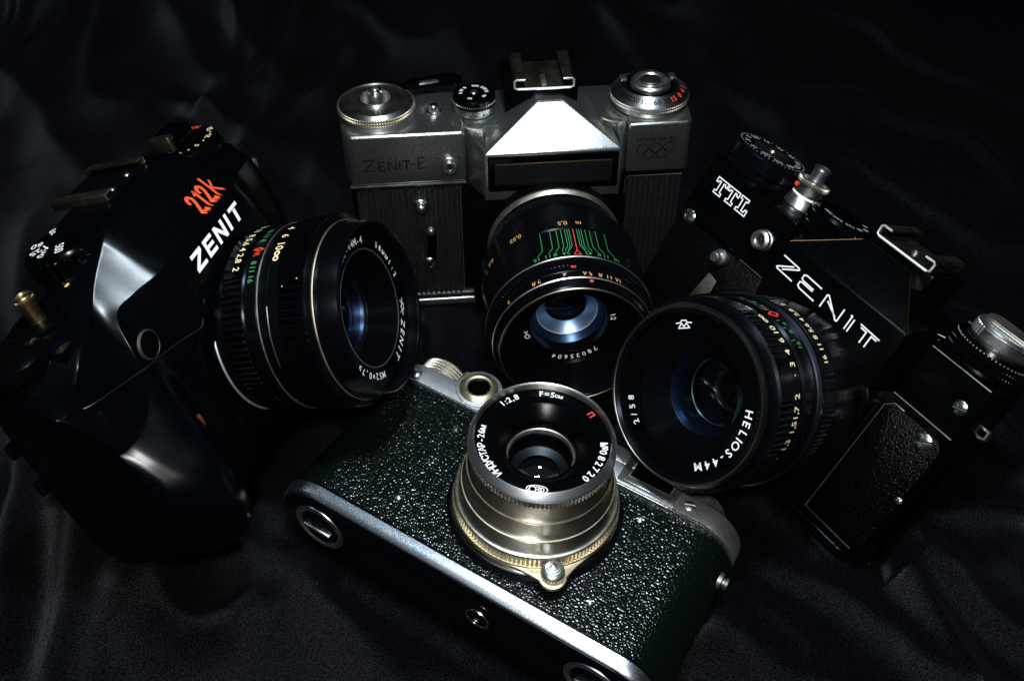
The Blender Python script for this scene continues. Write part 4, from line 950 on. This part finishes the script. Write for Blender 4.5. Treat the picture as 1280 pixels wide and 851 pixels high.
    def top(x, z, dy=0.15):
        ok, loc, nrm, _ = bd.ray_cast(Vector(((x - b_[0]) * .001, 0.2, (z - b_[2]) * .001)), Vector((0, -1, 0)))
        return loc.y * 1000 + b_[1] + dy if ok else 45
    def print_front(vf, x, y):
        # subdivide glyph faces lightly by mapping vertices straight on to the skin
        return ([hit(x + u, y + v) for u, v in vf[0]], vf[1])
    def tess(vf, step=1.0):
        bm = bmesh.new(); bv = [bm.verts.new((x, y, 0)) for x, y in vf[0]]
        for f in vf[1]:
            try: bm.faces.new([bv[i] for i in f])
            except ValueError: pass
        bmesh.ops.triangulate(bm, faces=bm.faces[:])
        for _ in range(3):
            es = [e for e in bm.edges if e.calc_length() > step]
            if not es: break
            bmesh.ops.subdivide_edges(bm, edges=es, cuts=1)
            bmesh.ops.triangulate(bm, faces=bm.faces[:])
        bm.verts.index_update()
        r_ = ([(v.co.x, v.co.y) for v in bm.verts], [tuple(v.index for v in f.verts) for f in bm.faces]); bm.free(); return r_
    # maker name, bold slanted
    w5 = {}
    ik = Ink(); xx = -19.0
    sl = 0.22
    PZ = {'Z': [(0, 5.6), (6.4, 5.6), (6.4, 4.4), (2.2, 1.2), (6.4, 1.2), (6.4, 0), (0, 0), (0, 1.3), (4.1, 4.4), (0, 4.4)],
          'N': [(0, 0), (0, 5.6), (1.5, 5.6), (4.7, 2.0), (4.7, 5.6), (6.2, 5.6), (6.2, 0), (4.8, 0), (1.5, 3.7), (1.5, 0)],
          'I': [(0, 0), (0, 5.6), (1.5, 5.6), (1.5, 0)]}
    PB = {'E': [[(0, 4.4), (0, 5.6), (5.6, 5.6), (5.6, 4.4)], [(0, 2.3), (0, 3.4), (5.2, 3.4), (5.2, 2.3)], [(0, 0), (0, 1.2), (5.6, 1.2), (5.6, 0)], [(0, 1.2), (0, 2.3), (1.5, 2.3), (1.5, 1.2)], [(0, 3.4), (0, 4.4), (1.5, 4.4), (1.5, 3.4)]],
          'T': [[(0, 4.4), (0, 5.6), (6.0, 5.6), (6.0, 4.4)], [(2.2, 0), (2.2, 4.2), (3.8, 4.2), (3.8, 0)]]}
    for ch, wd in (('Z', 6.4), ('E', 5.6), ('N', 6.2), ('I', 1.5), ('T', 6.0)):
        polys = [PZ[ch]] if ch in PZ else PB[ch]
        for pg in polys:
            pg = [(x + sl * y, y) for x, y in pg]
            vf = tess((pg, [tuple(range(len(pg)))]), 1.2)
            ik.add(([(u, v) for u, v in vf[0]], vf[1]), lambda u, v, o=xx: hit(o + u, 33.2 + v * 0.95))
        xx += wd + 1.8
    ik.done('maker_lettering', 'white', bd)
    # orange script
    ik = Ink()
    sx_ = 1.12
    two = [[(0.2, 3.6), (.5, 4.7), (1.5, 5.2), (2.4, 4.5), (2.1, 3.2), (1.0, 1.6), (.1, .35)], [(.1, .4), (1.0, .8), (1.9, .35), (3.0, .75)]]
    scr = [(p, .95 if k == 0 else .7) for k, p in enumerate(two)] + [([(4.0, 4.2), (4.7, 4.7), (5.2, 5.4)], .6), ([(5.1, 5.3), (4.9, 3.0), (4.5, .1)], .9)]
    scr += [([(x + 6.1, y) for x, y in p], .95 if k == 0 else .7) for k, p in enumerate(two)]
    scr += [([(11.0, 6.2), (10.7, 3.2), (10.2, .1)], .85), ([(13.2, 4.2), (12.2, 3.2), (11.0, 2.5)], .6), ([(11.2, 2.6), (12.3, 1.5), (13.6, .3)], .75)]
    for p, wd in scr:
        p = [(x + .2 * y, y) for x, y in catmull(p, 4, closed=False)]
        vf = tess(strokes2d([p], wd), 1.4)
        ik.add(vf, lambda u, v: hit(0.6 + u * sx_, 42.6 + v * 1.0))
    ik.done('script_lettering', 'orange_red', bd)
    # front skin details
    def disc_on(nm, x, y, prof, m, par): 
        p = hit(x, y, 0); return lathe(nm, prof, m, par, 'z', (p[0], p[1], p[2] - .6), 40)
    lathe('lens_surround', [(38, 4), (37.6, 9.6), (36.8, 10.4), (32.4, 10.6), (31.8, 10.0), (31.6, 6)], 'black_plastic', t, 'z', (0, 0, 0), 128)
    rb = disc_on('lens_release', -47, 28.5, [(4.6, 0), (4.6, 1.6), (4.2, 2.4), (3.6, 2.6), (3.4, 2.2), (0, 2.0)], 'black_plastic', t)
    disc_on('button_rim', -47, 28.5, [(4.6, 1.6), (4.4, 2.35), (4.15, 2.45), (4.0, 2.3)], 'dull_steel', rb)
    p = hit(-52, 2.0, 0); box('timer_lamp', p[0] - 1.1, p[0] + 1.1, p[1] - 2.2, p[1] + 2.2, p[2] - 1, p[2] + .4, 'dim_lamp', t, 0.5)
    p = hit(-54, 12, 0); box('grip_switch', p[0] - 1.0, p[0] + 1.0, p[1] - 2.4, p[1] + 2.4, p[2] - 1, p[2] + .7, 'black_metal', t, 0.5)
    p = hit(-72, 22, 0); box('grip_slot', p[0] - 1.0, p[0] + 1.0, p[1] - 7, p[1] + 3, p[2] - 2, p[2] + .3, 'black_metal', t, 0.4)
    # mould seam as a fine raised line
    pts = []
    for k in range(40):
        x = -30 - k * 1.12; y = 20.5 + 5.0 * min(1, k / 26) + (3.0 * (k - 26) / 14 if k > 26 else 0)
        pts.append(hit(x, y, 0.05))
    tube('mould_seam', [hit(-24, 27, .05), hit(-29, 21, .05)] + pts, 0.16, 'dark_rim', bd, 6)
    # battery door and ridges on the grip end
    bx = lathe('end_cap', [(8.4, 0), (8.0, -.8), (5.5, -1.6), (5.0, -1.3), (0, -1.2)], 'black_satin', t, 'x', (-76.6, -18, -2), 48)
    for k in range(4): box('grip_ridge', -78.6, -77.2, -2 - k * 2.4, -0.8 - k * 2.4, -10, -4, 'black_satin', t, 0.3)
    screw(t, (-66, -37.6, -6), 2.0, 20, h=0.6, m='brass', axis='-y')
    for y in (19, 4): box('hinge', -80, -77, y - 2.5, y + 2.5, -29.5, -27.5, 'black_metal', t, 0.4)
    # shutter dial
    c = (-27.5, 47, -20.5)
    d = lathe('shutter_dial', [(12.4, 0), (12.4, 1.6), (11.9, 2.0), (11.9, 7.8), (11.0, 9.4), (9.8, 9.9), (0, 10.0)], 'black_plastic', t, 'y', c, 72)
    knurl('dial_grip', 12.7, 2.2, 8.2, 26, 'black_plastic', d, 'y', c, 0.9, 1.2, duty=0.5)
    prism('dial_ridge', [(-38.6, -19), (-16.4, -24.5), (-15.8, -22.8), (-38.2, -17.4)], 56.8, 58.0, 'xz', 'black_plastic', d, bev=0.5)
    ik = Ink()
    fk = axmap('y', (c[0], 0, c[2]))
    def radial(r_, a): return lambda u, v: fk(r_ + u, R(a) + v / (r_ + u), 57.2)
    for s_, a in (('500', -148), ('250', 176), ('125', 146), ('60', 112), ('30', 50), ('0', 12), ('B', -24)):
        ik.add(text2d(s_, 2.7, 0.012), radial(7.6, a))
    ik.done('dial_numbers', 'white', d)
    y_ = top(-40.5, -16); box('index_mark', -42.2, -40.0, y_ - .1, y_ + .1, -14.6, -13.6, 'yellow', t, 0.03)
    # release in a round well
    yw = top(-55, -17, 0)
    lathe('release_well', [(8.4, -.3), (8.2, .5), (7.2, .7), (6.4, .2), (0, .1)], 'black_satin', t, 'y', (-54.5, yw, -17), 56)
    d = lathe('release_button', [(2.4, -1), (2.3, 6.6), (2.9, 7.0), (2.9, 8.4), (2.6, 9.0), (2.0, 9.0), (1.7, 8.4), (0, 8.3)], 'dull_gold', t, 'y', (-54.5, yw, -17), 40)
    knurl('button_rim', 3.1, 7.1, 8.4, 26, 'dull_gold', d, 'y', (-54.5, yw, -17), 0.4, 0.8)
    y_ = top(-63, -15); box('index_mark', -64.2, -62.2, y_ - .1, y_ + .1, -19.2, -18.4, 'yellow', t, 0.03)
    # wind lever hub and counter window
    yh = top(-70, -16, -1)
    d = lathe('wind_lever', [(10.5, 0), (10.8, 1.0), (10.2, 4.0), (8.0, 6.0), (4, 7.0), (0, 7.2)], 'black_plastic', t, 'y', (-70, yh - 1, -17), 64)
    yc = top(-64, -4, 0)
    cw = box('counter_window', -68, -60.5, yc - 2.5, yc + .5, -6.5, -1.5, 'black_satin', t, 0.5)
    box('counter_glass', -66.8, -61.6, yc + .3, yc + .65, -5.4, -2.6, 'dull_brass', cw, 0.1)
    # rewind crank with exposure scale
    c = (41, 46, -18)
    d = lathe('rewind_dial', [(13.4, 0), (13.6, .8), (12.8, 4.0), (11.0, 5.2), (9.2, 5.4), (0, 5.6)], 'black_plastic', t, 'y', c, 72)
    cr = prism('rewind_crank', rrect(31, 46, -24, -13, 3.5, 5), 51.4, 57.6, 'xz', 'black_plastic', d, bev=1.8, seg=3)
    prism('crank_plate', rrect(30.6, 34, -23, -14, 1.0, 3), 52.4, 58.0, 'xz', 'dull_brass', d, bev=0.3)
    ik = Ink(); ir = Ink()
    for k, s_ in enumerate(('1', '2', '•', 'S', '•', '25', '•', '50')): ik.add(text2d(s_, 2.1, 0.016), on_deck(11.0, 190 + k * 17, 51.35, (c[0], c[2]), out=False))
    ir.add(text2d('DIN', 2.2, 0.02), on_deck(10.4, 0, 51.5, (c[0], c[2]))); ik.done('dial_numbers', 'cream', d); ir.done('dial_lettering', 'orange_red', d)
    lathe('strap_lug', [(2.2, 0), (2.0, 2.2), (0, 2.4)], 'steel', t, 'z', (53, 33, -4.5), 24)
    # shoe
    sh = prism('accessory_shoe', [(-10.6, 57.8), (10.6, 57.8), (10.6, 59.2), (-10.6, 59.2)], -33, -11, 'xy', 'black_metal', t, bev=0.25)
    for s in (-1, 1):
        o = [(s * 10.6, 58.2), (s * 12.2, 58.6), (s * 12.2, 60.9), (s * 11.6, 61.4), (s * 8.0, 61.4), (s * 8.0, 60.8), (s * 11.4, 60.8), (s * 11, 59.2)]
        prism('shoe_rail', o, -32.5, -11.5, 'xy', 'dull_brass', sh, bev=0.12)
        tube('rail_edge_glint', [(s * 10.8, 59.0, -11.4), (s * 11.8, 59.2, -11.4), (s * 11.8, 60.8, -11.4), (s * 8.2, 61.1, -11.4)], 0.25, 'steel', sh)  # steel tube drawn as the lit edge of the rail
    for x in (-5, 4): lathe('shoe_screw', [(1.1, 0), (.9, .5), (0, .6)], 'steel', sh, 'y', (x, 59.1, -14), 16)
    # -------- lens
    ln = lathe('lens', [(30.0, 6), (30.0, 10.5), (29.0, 11.2), (28.8, 14), (30.6, 15), (30.8, 22.6), (30.4, 23.2), (31.0, 23.6), (31.2, 27.6), (30.6, 28), (30.9, 28.6), (30.9, 31.8), (31.4, 32.4), (31.4, 45.2), (30.4, 46.2), (29.5, 46.6), (29.5, 47.4), (28.8, 48.2), (28.4, 54.4), (28.0, 55.1), (27.2, 55.1), (26.8, 54.6), (26.5, 51.2), (25.5, 51), (19.4, 50.8)],
               'turned_black', t, seg=128, angle=28)
    lathe('mount_ring', [(30.1, 10.2), (30.25, 10.55), (29.95, 10.9), (29.6, 10.9)], 'bright_edge', ln, seg=128)
    knurl('aperture_ring', 31.2, 15.2, 22.4, 88, 'black_plastic', ln, 'z', (0, 0, 0), 0.8, 1.4, mask=lambda a: not (R(40) < a < R(119)), shape='sin')
    lathe('trim_line', [(30.9, 27.9), (31.15, 28.3), (30.8, 28.6)], 'steel', ln, seg=128)
    def grp(a): return ((math.degrees(a) - 2) % 60) < 38
    knurl('focus_ring', 31.9, 36.0, 45.0, 84, 'black_plastic', ln, 'z', (0, 0, 0), 0.9, 1.4, mask=grp, shape='sin')
    lathe('gold_line', [(29.6, 46.5), (29.75, 47.0), (29.3, 47.5)], 'brass', ln, seg=128)
    lathe('front_rim', [(28.4, 54.2), (28.1, 55.2), (27.5, 55.3), (27.1, 55.0)], 'black_metal', ln, seg=128)
    rows = []
    for k in range(7): rows += [(26.9, 54.6 - k * .5), (26.5, 54.4 - k * .5)]
    lathe('filter_thread', rows, 'turned_black', ln, seg=128, angle=15)
    ng = lathe('name_ring', [(26.4, 51.0), (26.2, 50.95), (19.6, 50.9), (19.2, 50.4)], 'black_paint', ln, seg=96)
    rows = []
    for k in range(20):
        f = k / 20; r = 19.3 - 5.0 * f; z = 50.4 - 8.6 * f; rows += [(r, z), (r - .25, z - .05)]
    lathe('front_bowl', rows, 'turned_black', ln, seg=96, angle=20)
    lathe('bowl_edge', [(19.7, 51.0), (19.5, 51.15), (19.1, 50.9)], 'steel', ln, seg=96)
    lathe('inner_tube', [(14.5, 41.9), (14.2, 41.2), (13.2, 38), (12.8, 30), (6.5, 29), (6.2, 26), (0, 26)], 'black_metal', ln, seg=72)
    lathe('reflection_ring', [(14.0, 40.6), (12.0, 37.4), (11.8, 35), (13.6, 34.6)], 'glint_dim', ln, seg=96)  # added ring whose blue stands for a reflection deep in the glass
    lathe('reflection_line', [(12.1, 37.5), (11.5, 37.2), (11.3, 36.4), (11.8, 36.2)], 'glint_blue', ln, seg=96)
    lathe('iris', [(12.6, 33.5), (7.5, 32.5), (7.3, 32.1), (12.6, 31.8)], 'iris', ln, seg=64)
    glass_cap('front_element', 14.2, 39.2, 3.2, 'glass_blue', ln, thick=0.8)
    glass_cap('inner_element', 11.4, 36.4, -2.4, 'glass_blue', ln, thick=0.6)
    iw = Ink()
    def aw(s_, a0, a1, h, bold=0.01, sh_=0.0):
        for k, ch in enumerate(s_):
            if ch != ' ': iw.add(text2d(ch, h, bold, sh_), on_face(22.4, a0 + (a1 - a0) * k / (len(s_) - 1), 51.15))
    aw('HELIOS-44M-4', 122, 60, 2.4); aw('58мм1:2', 33, -6, 1.9)
    aw('ZENIT', -51, -84, 2.6, 0.012, 0.2); aw('M52×0,75', -117, -158, 2.1)
    fe = on_face(22.4, -36, 51.15)
    iw.add(strokes2d([[(-3.0, .35), (-1.1, .35), (0, -1.0), (1.1, .35), (3.0, .35)], [(-1.1, .35), (-.9, 1.0), (.9, 1.0), (1.1, .35)], [(-2.3, -1.3), (-.9, .1)], [(2.3, -1.3), (.9, .1)]], .36), fe)
    iw.done('front_lettering', 'white', ng)
    ic = Ink()
    for s_, a in (('2', 113), ('2,8', 105), ('4', 98), ('5,6', 91), ('8', 84), ('11', 77), ('16', 69)): ic.add(text2d(s_, 2.2, 0.01), on_cyl(31.3, a, 19.6))
    ic.done('aperture_numbers', 'cream', ln); ic = Ink()
    for s_, a, h in (('∞', 107.5, 3.2), ('10', 100.5, 2.6), ('6', 91, 2.4), ('4', 82, 2.4)): ic.add(text2d(s_, h, 0.014), on_cyl(31.48, a, 33.9))
    for a in (124.5, 128): ic.add(text2d('·', 2, .01), on_cyl(31.9, a, 38 if a > 126 else 43))
    ic.done('distance_numbers', 'cream', ln)
    ig = Ink()
    for s_, a in (('16', 121), ('11', 114.5), ('8', 110), ('8', 92), ('11', 87), ('16', 81)): ig.add(text2d(s_, 1.9, 0.012), on_cyl(31.25, a, 25.8))
    ig.done('depth_scale', 'green', ln)
    ir = Ink(); ir.add(text2d('R', 1.9, .02), on_cyl(31.25, 104, 25.8)); ir.add(strokes2d([[(0, -1.6), (.7, 0), (0, 1.6), (-.7, 0)]], .6, True), on_cyl(31.25, 100, 26)); ir.done('index_marks', 'red', ln)
    tube('lens_line', [axmap('z', (0, 0, 0))(31.1, R(a), 31.9) for a in range(138, 176, 3)], 0.18, 'steel', ln, 6)
    return t

cams = [build_silver_slr(), build_rangefinder(), build_black_slr(), build_plastic_slr()]

# =================================================================== cloth
bpy.context.view_layer.update()
import numpy as np
X0, X1, Y0, Y1, ST_ = -430.0, 430.0, -150.0, 560.0, 2.0
NX = int((X1 - X0) / ST_) + 1; NY = int((Y1 - Y0) / ST_) + 1
INF = 1e9
env = np.full((NY, NX), INF)
for c in cams:
    for o in c.children_recursive:
        if o.type != 'MESH': continue
        me = o.data; n = len(me.vertices); co = np.empty(n * 3); me.vertices.foreach_get('co', co)
        mw = np.array(o.matrix_world); P = (co.reshape(n, 3) @ mw[:3, :3].T + mw[:3, 3]) * 1000
        ed = np.empty(len(me.edges) * 2, dtype=np.int64); me.edges.foreach_get('vertices', ed); ed = ed.reshape(-1, 2)
        A, B_ = P[ed[:, 0]], P[ed[:, 1]]; L = np.linalg.norm(A - B_, axis=1)
        pts = [P]
        lg = L > ST_ * .8
        for f in np.linspace(0, 1, 60)[1:-1]: pts.append(A[lg] * (1 - f) + B_[lg] * f)
        Q = np.concatenate(pts)
        ii = np.rint((Q[:, 0] - X0) / ST_).astype(int); jj = np.rint((Q[:, 1] - Y0) / ST_).astype(int)
        k = (ii >= 0) & (ii < NX) & (jj >= 0) & (jj < NY)
        np.minimum.at(env, (jj[k], ii[k]), Q[k, 2])
for _ in range(6):                            # close the holes that large flat faces leave
    p = np.pad(env, 1, constant_values=INF)
    m_ = np.minimum(np.minimum(p[:-2, 1:-1], p[2:, 1:-1]), np.minimum(p[1:-1, :-2], p[1:-1, 2:]))
    env = np.where(env > INF / 2, m_, env)
# fold ridges: (polyline in mm, height, half width)
RID = [
 ([(73, 16), (89, -1), (105, -17), (125, -35), (137, -54)], 7.0, 6.0),
 ([(122, -4), (132, -17), (141, -35), (142, -54)], 6.0, 5.0),
 ([(146, 14), (164, 10), (186, 6)], 7.0, 5.0),
 ([(134, -1), (149, -15), (162, -32), (174, -49)], 7.0, 6.0),
 ([(61, -26), (75, -40), (82, -57)], 6.0, 7.0),
 ([(176, 34), (194, 26)], 6.0, 6.0),
 ([(85, -23), (96, -38), (100, -54)], 5.0, 5.0),
 ([(-147, 12), (-149, -11), (-147, -29), (-142, -57)], 9.0, 6.0),
 ([(-132, -17), (-132, -35), (-128, -57)], 7.0, 8.0),
 ([(-119, -11), (-115, -25), (-105, -33), (-94, -32), (-86, -25)], 7.0, 6.0),
 ([(-188, 45), (-175, 16), (-168, -23), (-160, -51)], 8.0, 8.0),
 ([(-92, -1), (-79, -11), (-58, -26), (-35, -51)], 5.0, 8.0),
 ([(-160, 374), (-151, 308), (-148, 263), (-151, 245)], 7.2, 8.8),
 ([(-120, 374), (-118, 308), (-125, 260), (-134, 220)], 8.4, 8.8),
 ([(-85, 317), (-91, 287), (-112, 248), (-127, 220)], 7.2, 10.0),
 ([(-145, 374), (-136, 300), (-134, 275)], 6.0, 7.5),
 ([(-204, 374), (-178, 313), (-159, 283)], 6.0, 12.5),
 ([(-93, 284), (-100, 227), (-99, 179)], 5.4, 11.2),
 ([(106, 308), (127, 271), (164, 267), (203, 291)], 5.4, 12.5),
 ([(136, 364), (135, 291), (139, 223)], 5.4, 11.2),
 ([(261, 308), (225, 230), (194, 161)], 5.4, 15.0),
 ([(157, 252), (175, 210), (218, 191)], 4.8, 12.5),
 ([(-37, 374), (-28, 317), (-17, 283)], 4.8, 12.5),
 ([(57, 374), (66, 317), (92, 275)], 5.4, 13.8),
 ([(-249, 300), (-250, 252), (-263, 223)], 6.0, 17.5),
]
def ridge(x, y):
    z = 0
    for pl, h, wd in RID:
        best = 1e9
        for (ax, ay), (bx, by) in zip(pl, pl[1:]):
            dx, dy = bx - ax, by - ay; t_ = ((x - ax) * dx + (y - ay) * dy) / (dx * dx + dy * dy); t_ = min(1, max(0, t_))
            q = math.hypot(x - ax - dx * t_, y - ay - dy * t_)
            if q < best: best = q
        if best < wd * 3:
            s_ = best / wd; z += h * (math.exp(-s_ * 1.15) * .55 + math.exp(-s_ * s_ * .8) * .45)
    return z
def sst(a, b, x):
    t_ = min(1, max(0, (x - a) / (b - a))); return t_ * t_ * (3 - 2 * t_)
H = []
for j in range(NY):
    y = Y0 + j * ST_; row = []
    for i in range(NX):
        x = X0 + i * ST_
        z = -7 + 9 * (noise.noise(Vector((x * .008, y * .008, 1.3)))) + 4.0 * noise.noise(Vector((x * .024 + y * .01, y * .018, 4.1)))
        z += ridge(x + 6 * noise.noise(Vector((x * .02, y * .02, 9))), y + 6 * noise.noise(Vector((x * .02, y * .02, 5))))
        q = noise.noise(Vector((x * .011 + .35 * math.sin(y * .012), (y - .6 * x) * .006, 7.7)))
        z += 11 * (1 - abs(q) * 2.6) if abs(q) < .385 else 0
        q = noise.noise(Vector(((x + .5 * y) * .017, (y - .4 * x) * .009, 2.2)))
        z += 5.5 * max(0, 1 - abs(q) * 4.5)
        z += 18 * sst(170, 420, y) + 8 * sst(-90, -170, x) * sst(-20, 60, y)      # heaped up towards the back
        z += 26 * math.exp(-((x + 130) ** 2 / 900 + (y - 60) ** 2 / 5000))        # a heap under the moulded camera
        row.append(z)
    H.append(row)
H = np.array(H); CL = 0.35
for it in range(6):
    H = np.minimum(H, env - CL)
    if it < 5:
        p = np.pad(H, 1, mode='edge'); S = (p[:-2, 1:-1] + p[2:, 1:-1] + p[1:-1, :-2] + p[1:-1, 2:] + 2 * H) / 6
        near = env < INF / 2
        H = np.where(near | (np.pad(near, 1)[:-2, 1:-1]) | (np.pad(near, 1)[2:, 1:-1]), S, H * .5 + S * .5)
Ctx.base = (0, 0, 0)
V = [(X0 + i * ST_, Y0 + j * ST_, H[j][i]) for j in range(NY) for i in range(NX)]
F = []
for j in range(NY - 1):
    for i in range(NX - 1):
        x = X0 + i * ST_; y = Y0 + j * ST_
        edge = 470 - 1.0 * max(0, x - 130) + 6 * math.sin(x * .06)                # far hem falls away to the right
        if y > edge: continue
        a = j * NX + i; F.append((a, a + 1, a + NX + 1, a + NX))
def cloth_mat():
    m = bpy.data.materials.new('black_satin_cloth'); m.use_nodes = True
    nt = m.node_tree; n = nt.nodes; L = nt.links; b = n['Principled BSDF']
    b.inputs['Roughness'].default_value = 0.36
    b.inputs['Specular IOR Level'].default_value = 0.12
    b.inputs['Specular Tint'].default_value = (0.9, 0.94, 1.0, 1)
    b.inputs['Sheen Weight'].default_value = 0.004; b.inputs['Sheen Roughness'].default_value = 0.35
    b.inputs['Sheen Tint'].default_value = (0.7, 0.75, 0.9, 1)
    tc = n.new('ShaderNodeTexCoord')
    mp = n.new('ShaderNodeMapping'); mp.inputs['Rotation'].default_value = (0, 0, R(28)); L.new(tc.outputs['Object'], mp.inputs[0])
    wv = n.new('ShaderNodeTexWave'); wv.inputs['Scale'].default_value = 620; wv.inputs['Distortion'].default_value = 0.5; wv.inputs['Detail'].default_value = 2; wv.inputs['Detail Scale'].default_value = 0.6
    L.new(mp.outputs[0], wv.inputs[0])
    nz = n.new('ShaderNodeTexNoise'); nz.inputs['Scale'].default_value = 2600; nz.inputs['Detail'].default_value = 2; L.new(tc.outputs['Object'], nz.inputs[0])
    ad = n.new('ShaderNodeMath'); ad.operation = 'MULTIPLY_ADD'; ad.inputs[1].default_value = 0.6; L.new(nz.outputs['Fac'], ad.inputs[0]); L.new(wv.outputs['Fac'], ad.inputs[2])
    bp = n.new('ShaderNodeBump'); bp.inputs['Strength'].default_value = 0.8; bp.inputs['Distance'].default_value = 0.0003
    L.new(ad.outputs[0], bp.inputs['Height']); L.new(bp.outputs[0], b.inputs['Normal'])
    mr = n.new('ShaderNodeMapRange'); mr.inputs[1].default_value = 0.42; mr.inputs[2].default_value = 0.72; L.new(nz.outputs['Fac'], mr.inputs[0])
    mx = n.new('ShaderNodeMix'); mx.data_type = 'RGBA'; mx.inputs[6].default_value = (0.0002, 0.0003, 0.0005, 1); mx.inputs[7].default_value = (0.0058, 0.0062, 0.0080, 1)
    L.new(mr.outputs[0], mx.inputs[0]); L.new(mx.outputs[2], b.inputs['Base Color'])
    m2 = n.new('ShaderNodeMapRange'); m2.inputs[1].default_value = 0.35; m2.inputs[2].default_value = 0.7; m2.inputs[3].default_value = 0.05; m2.inputs[4].default_value = 0.24
    L.new(nz.outputs['Fac'], m2.inputs[0]); L.new(m2.outputs[0], b.inputs['Specular IOR Level'])
    return m
cl = mk('cloth', V, F, cloth_mat(), None, 180)
cl['kind'] = 'structure'
# dark floor and navy wall beyond the far hem
fl = mk('floor', [(-1500, -600, -90), (1500, -600, -90), (1500, 1400, -90), (-1500, 1400, -90)], [(0, 1, 2, 3)], mat('dark_floor', (0.0012, 0.0014, 0.006), 0.8, 0, 0.05), None, smooth=False); fl['kind'] = 'structure'
bw = mk('wall', [(-1500, 1200, -90), (1500, 1200, -90), (1500, 1200, 1500), (-1500, 1200, 1500)], [(0, 1, 2, 3)], mat('navy_wall', (0.004, 0.005, 0.024), 0.9, 0, 0.05), None, smooth=False); bw['kind'] = 'structure'
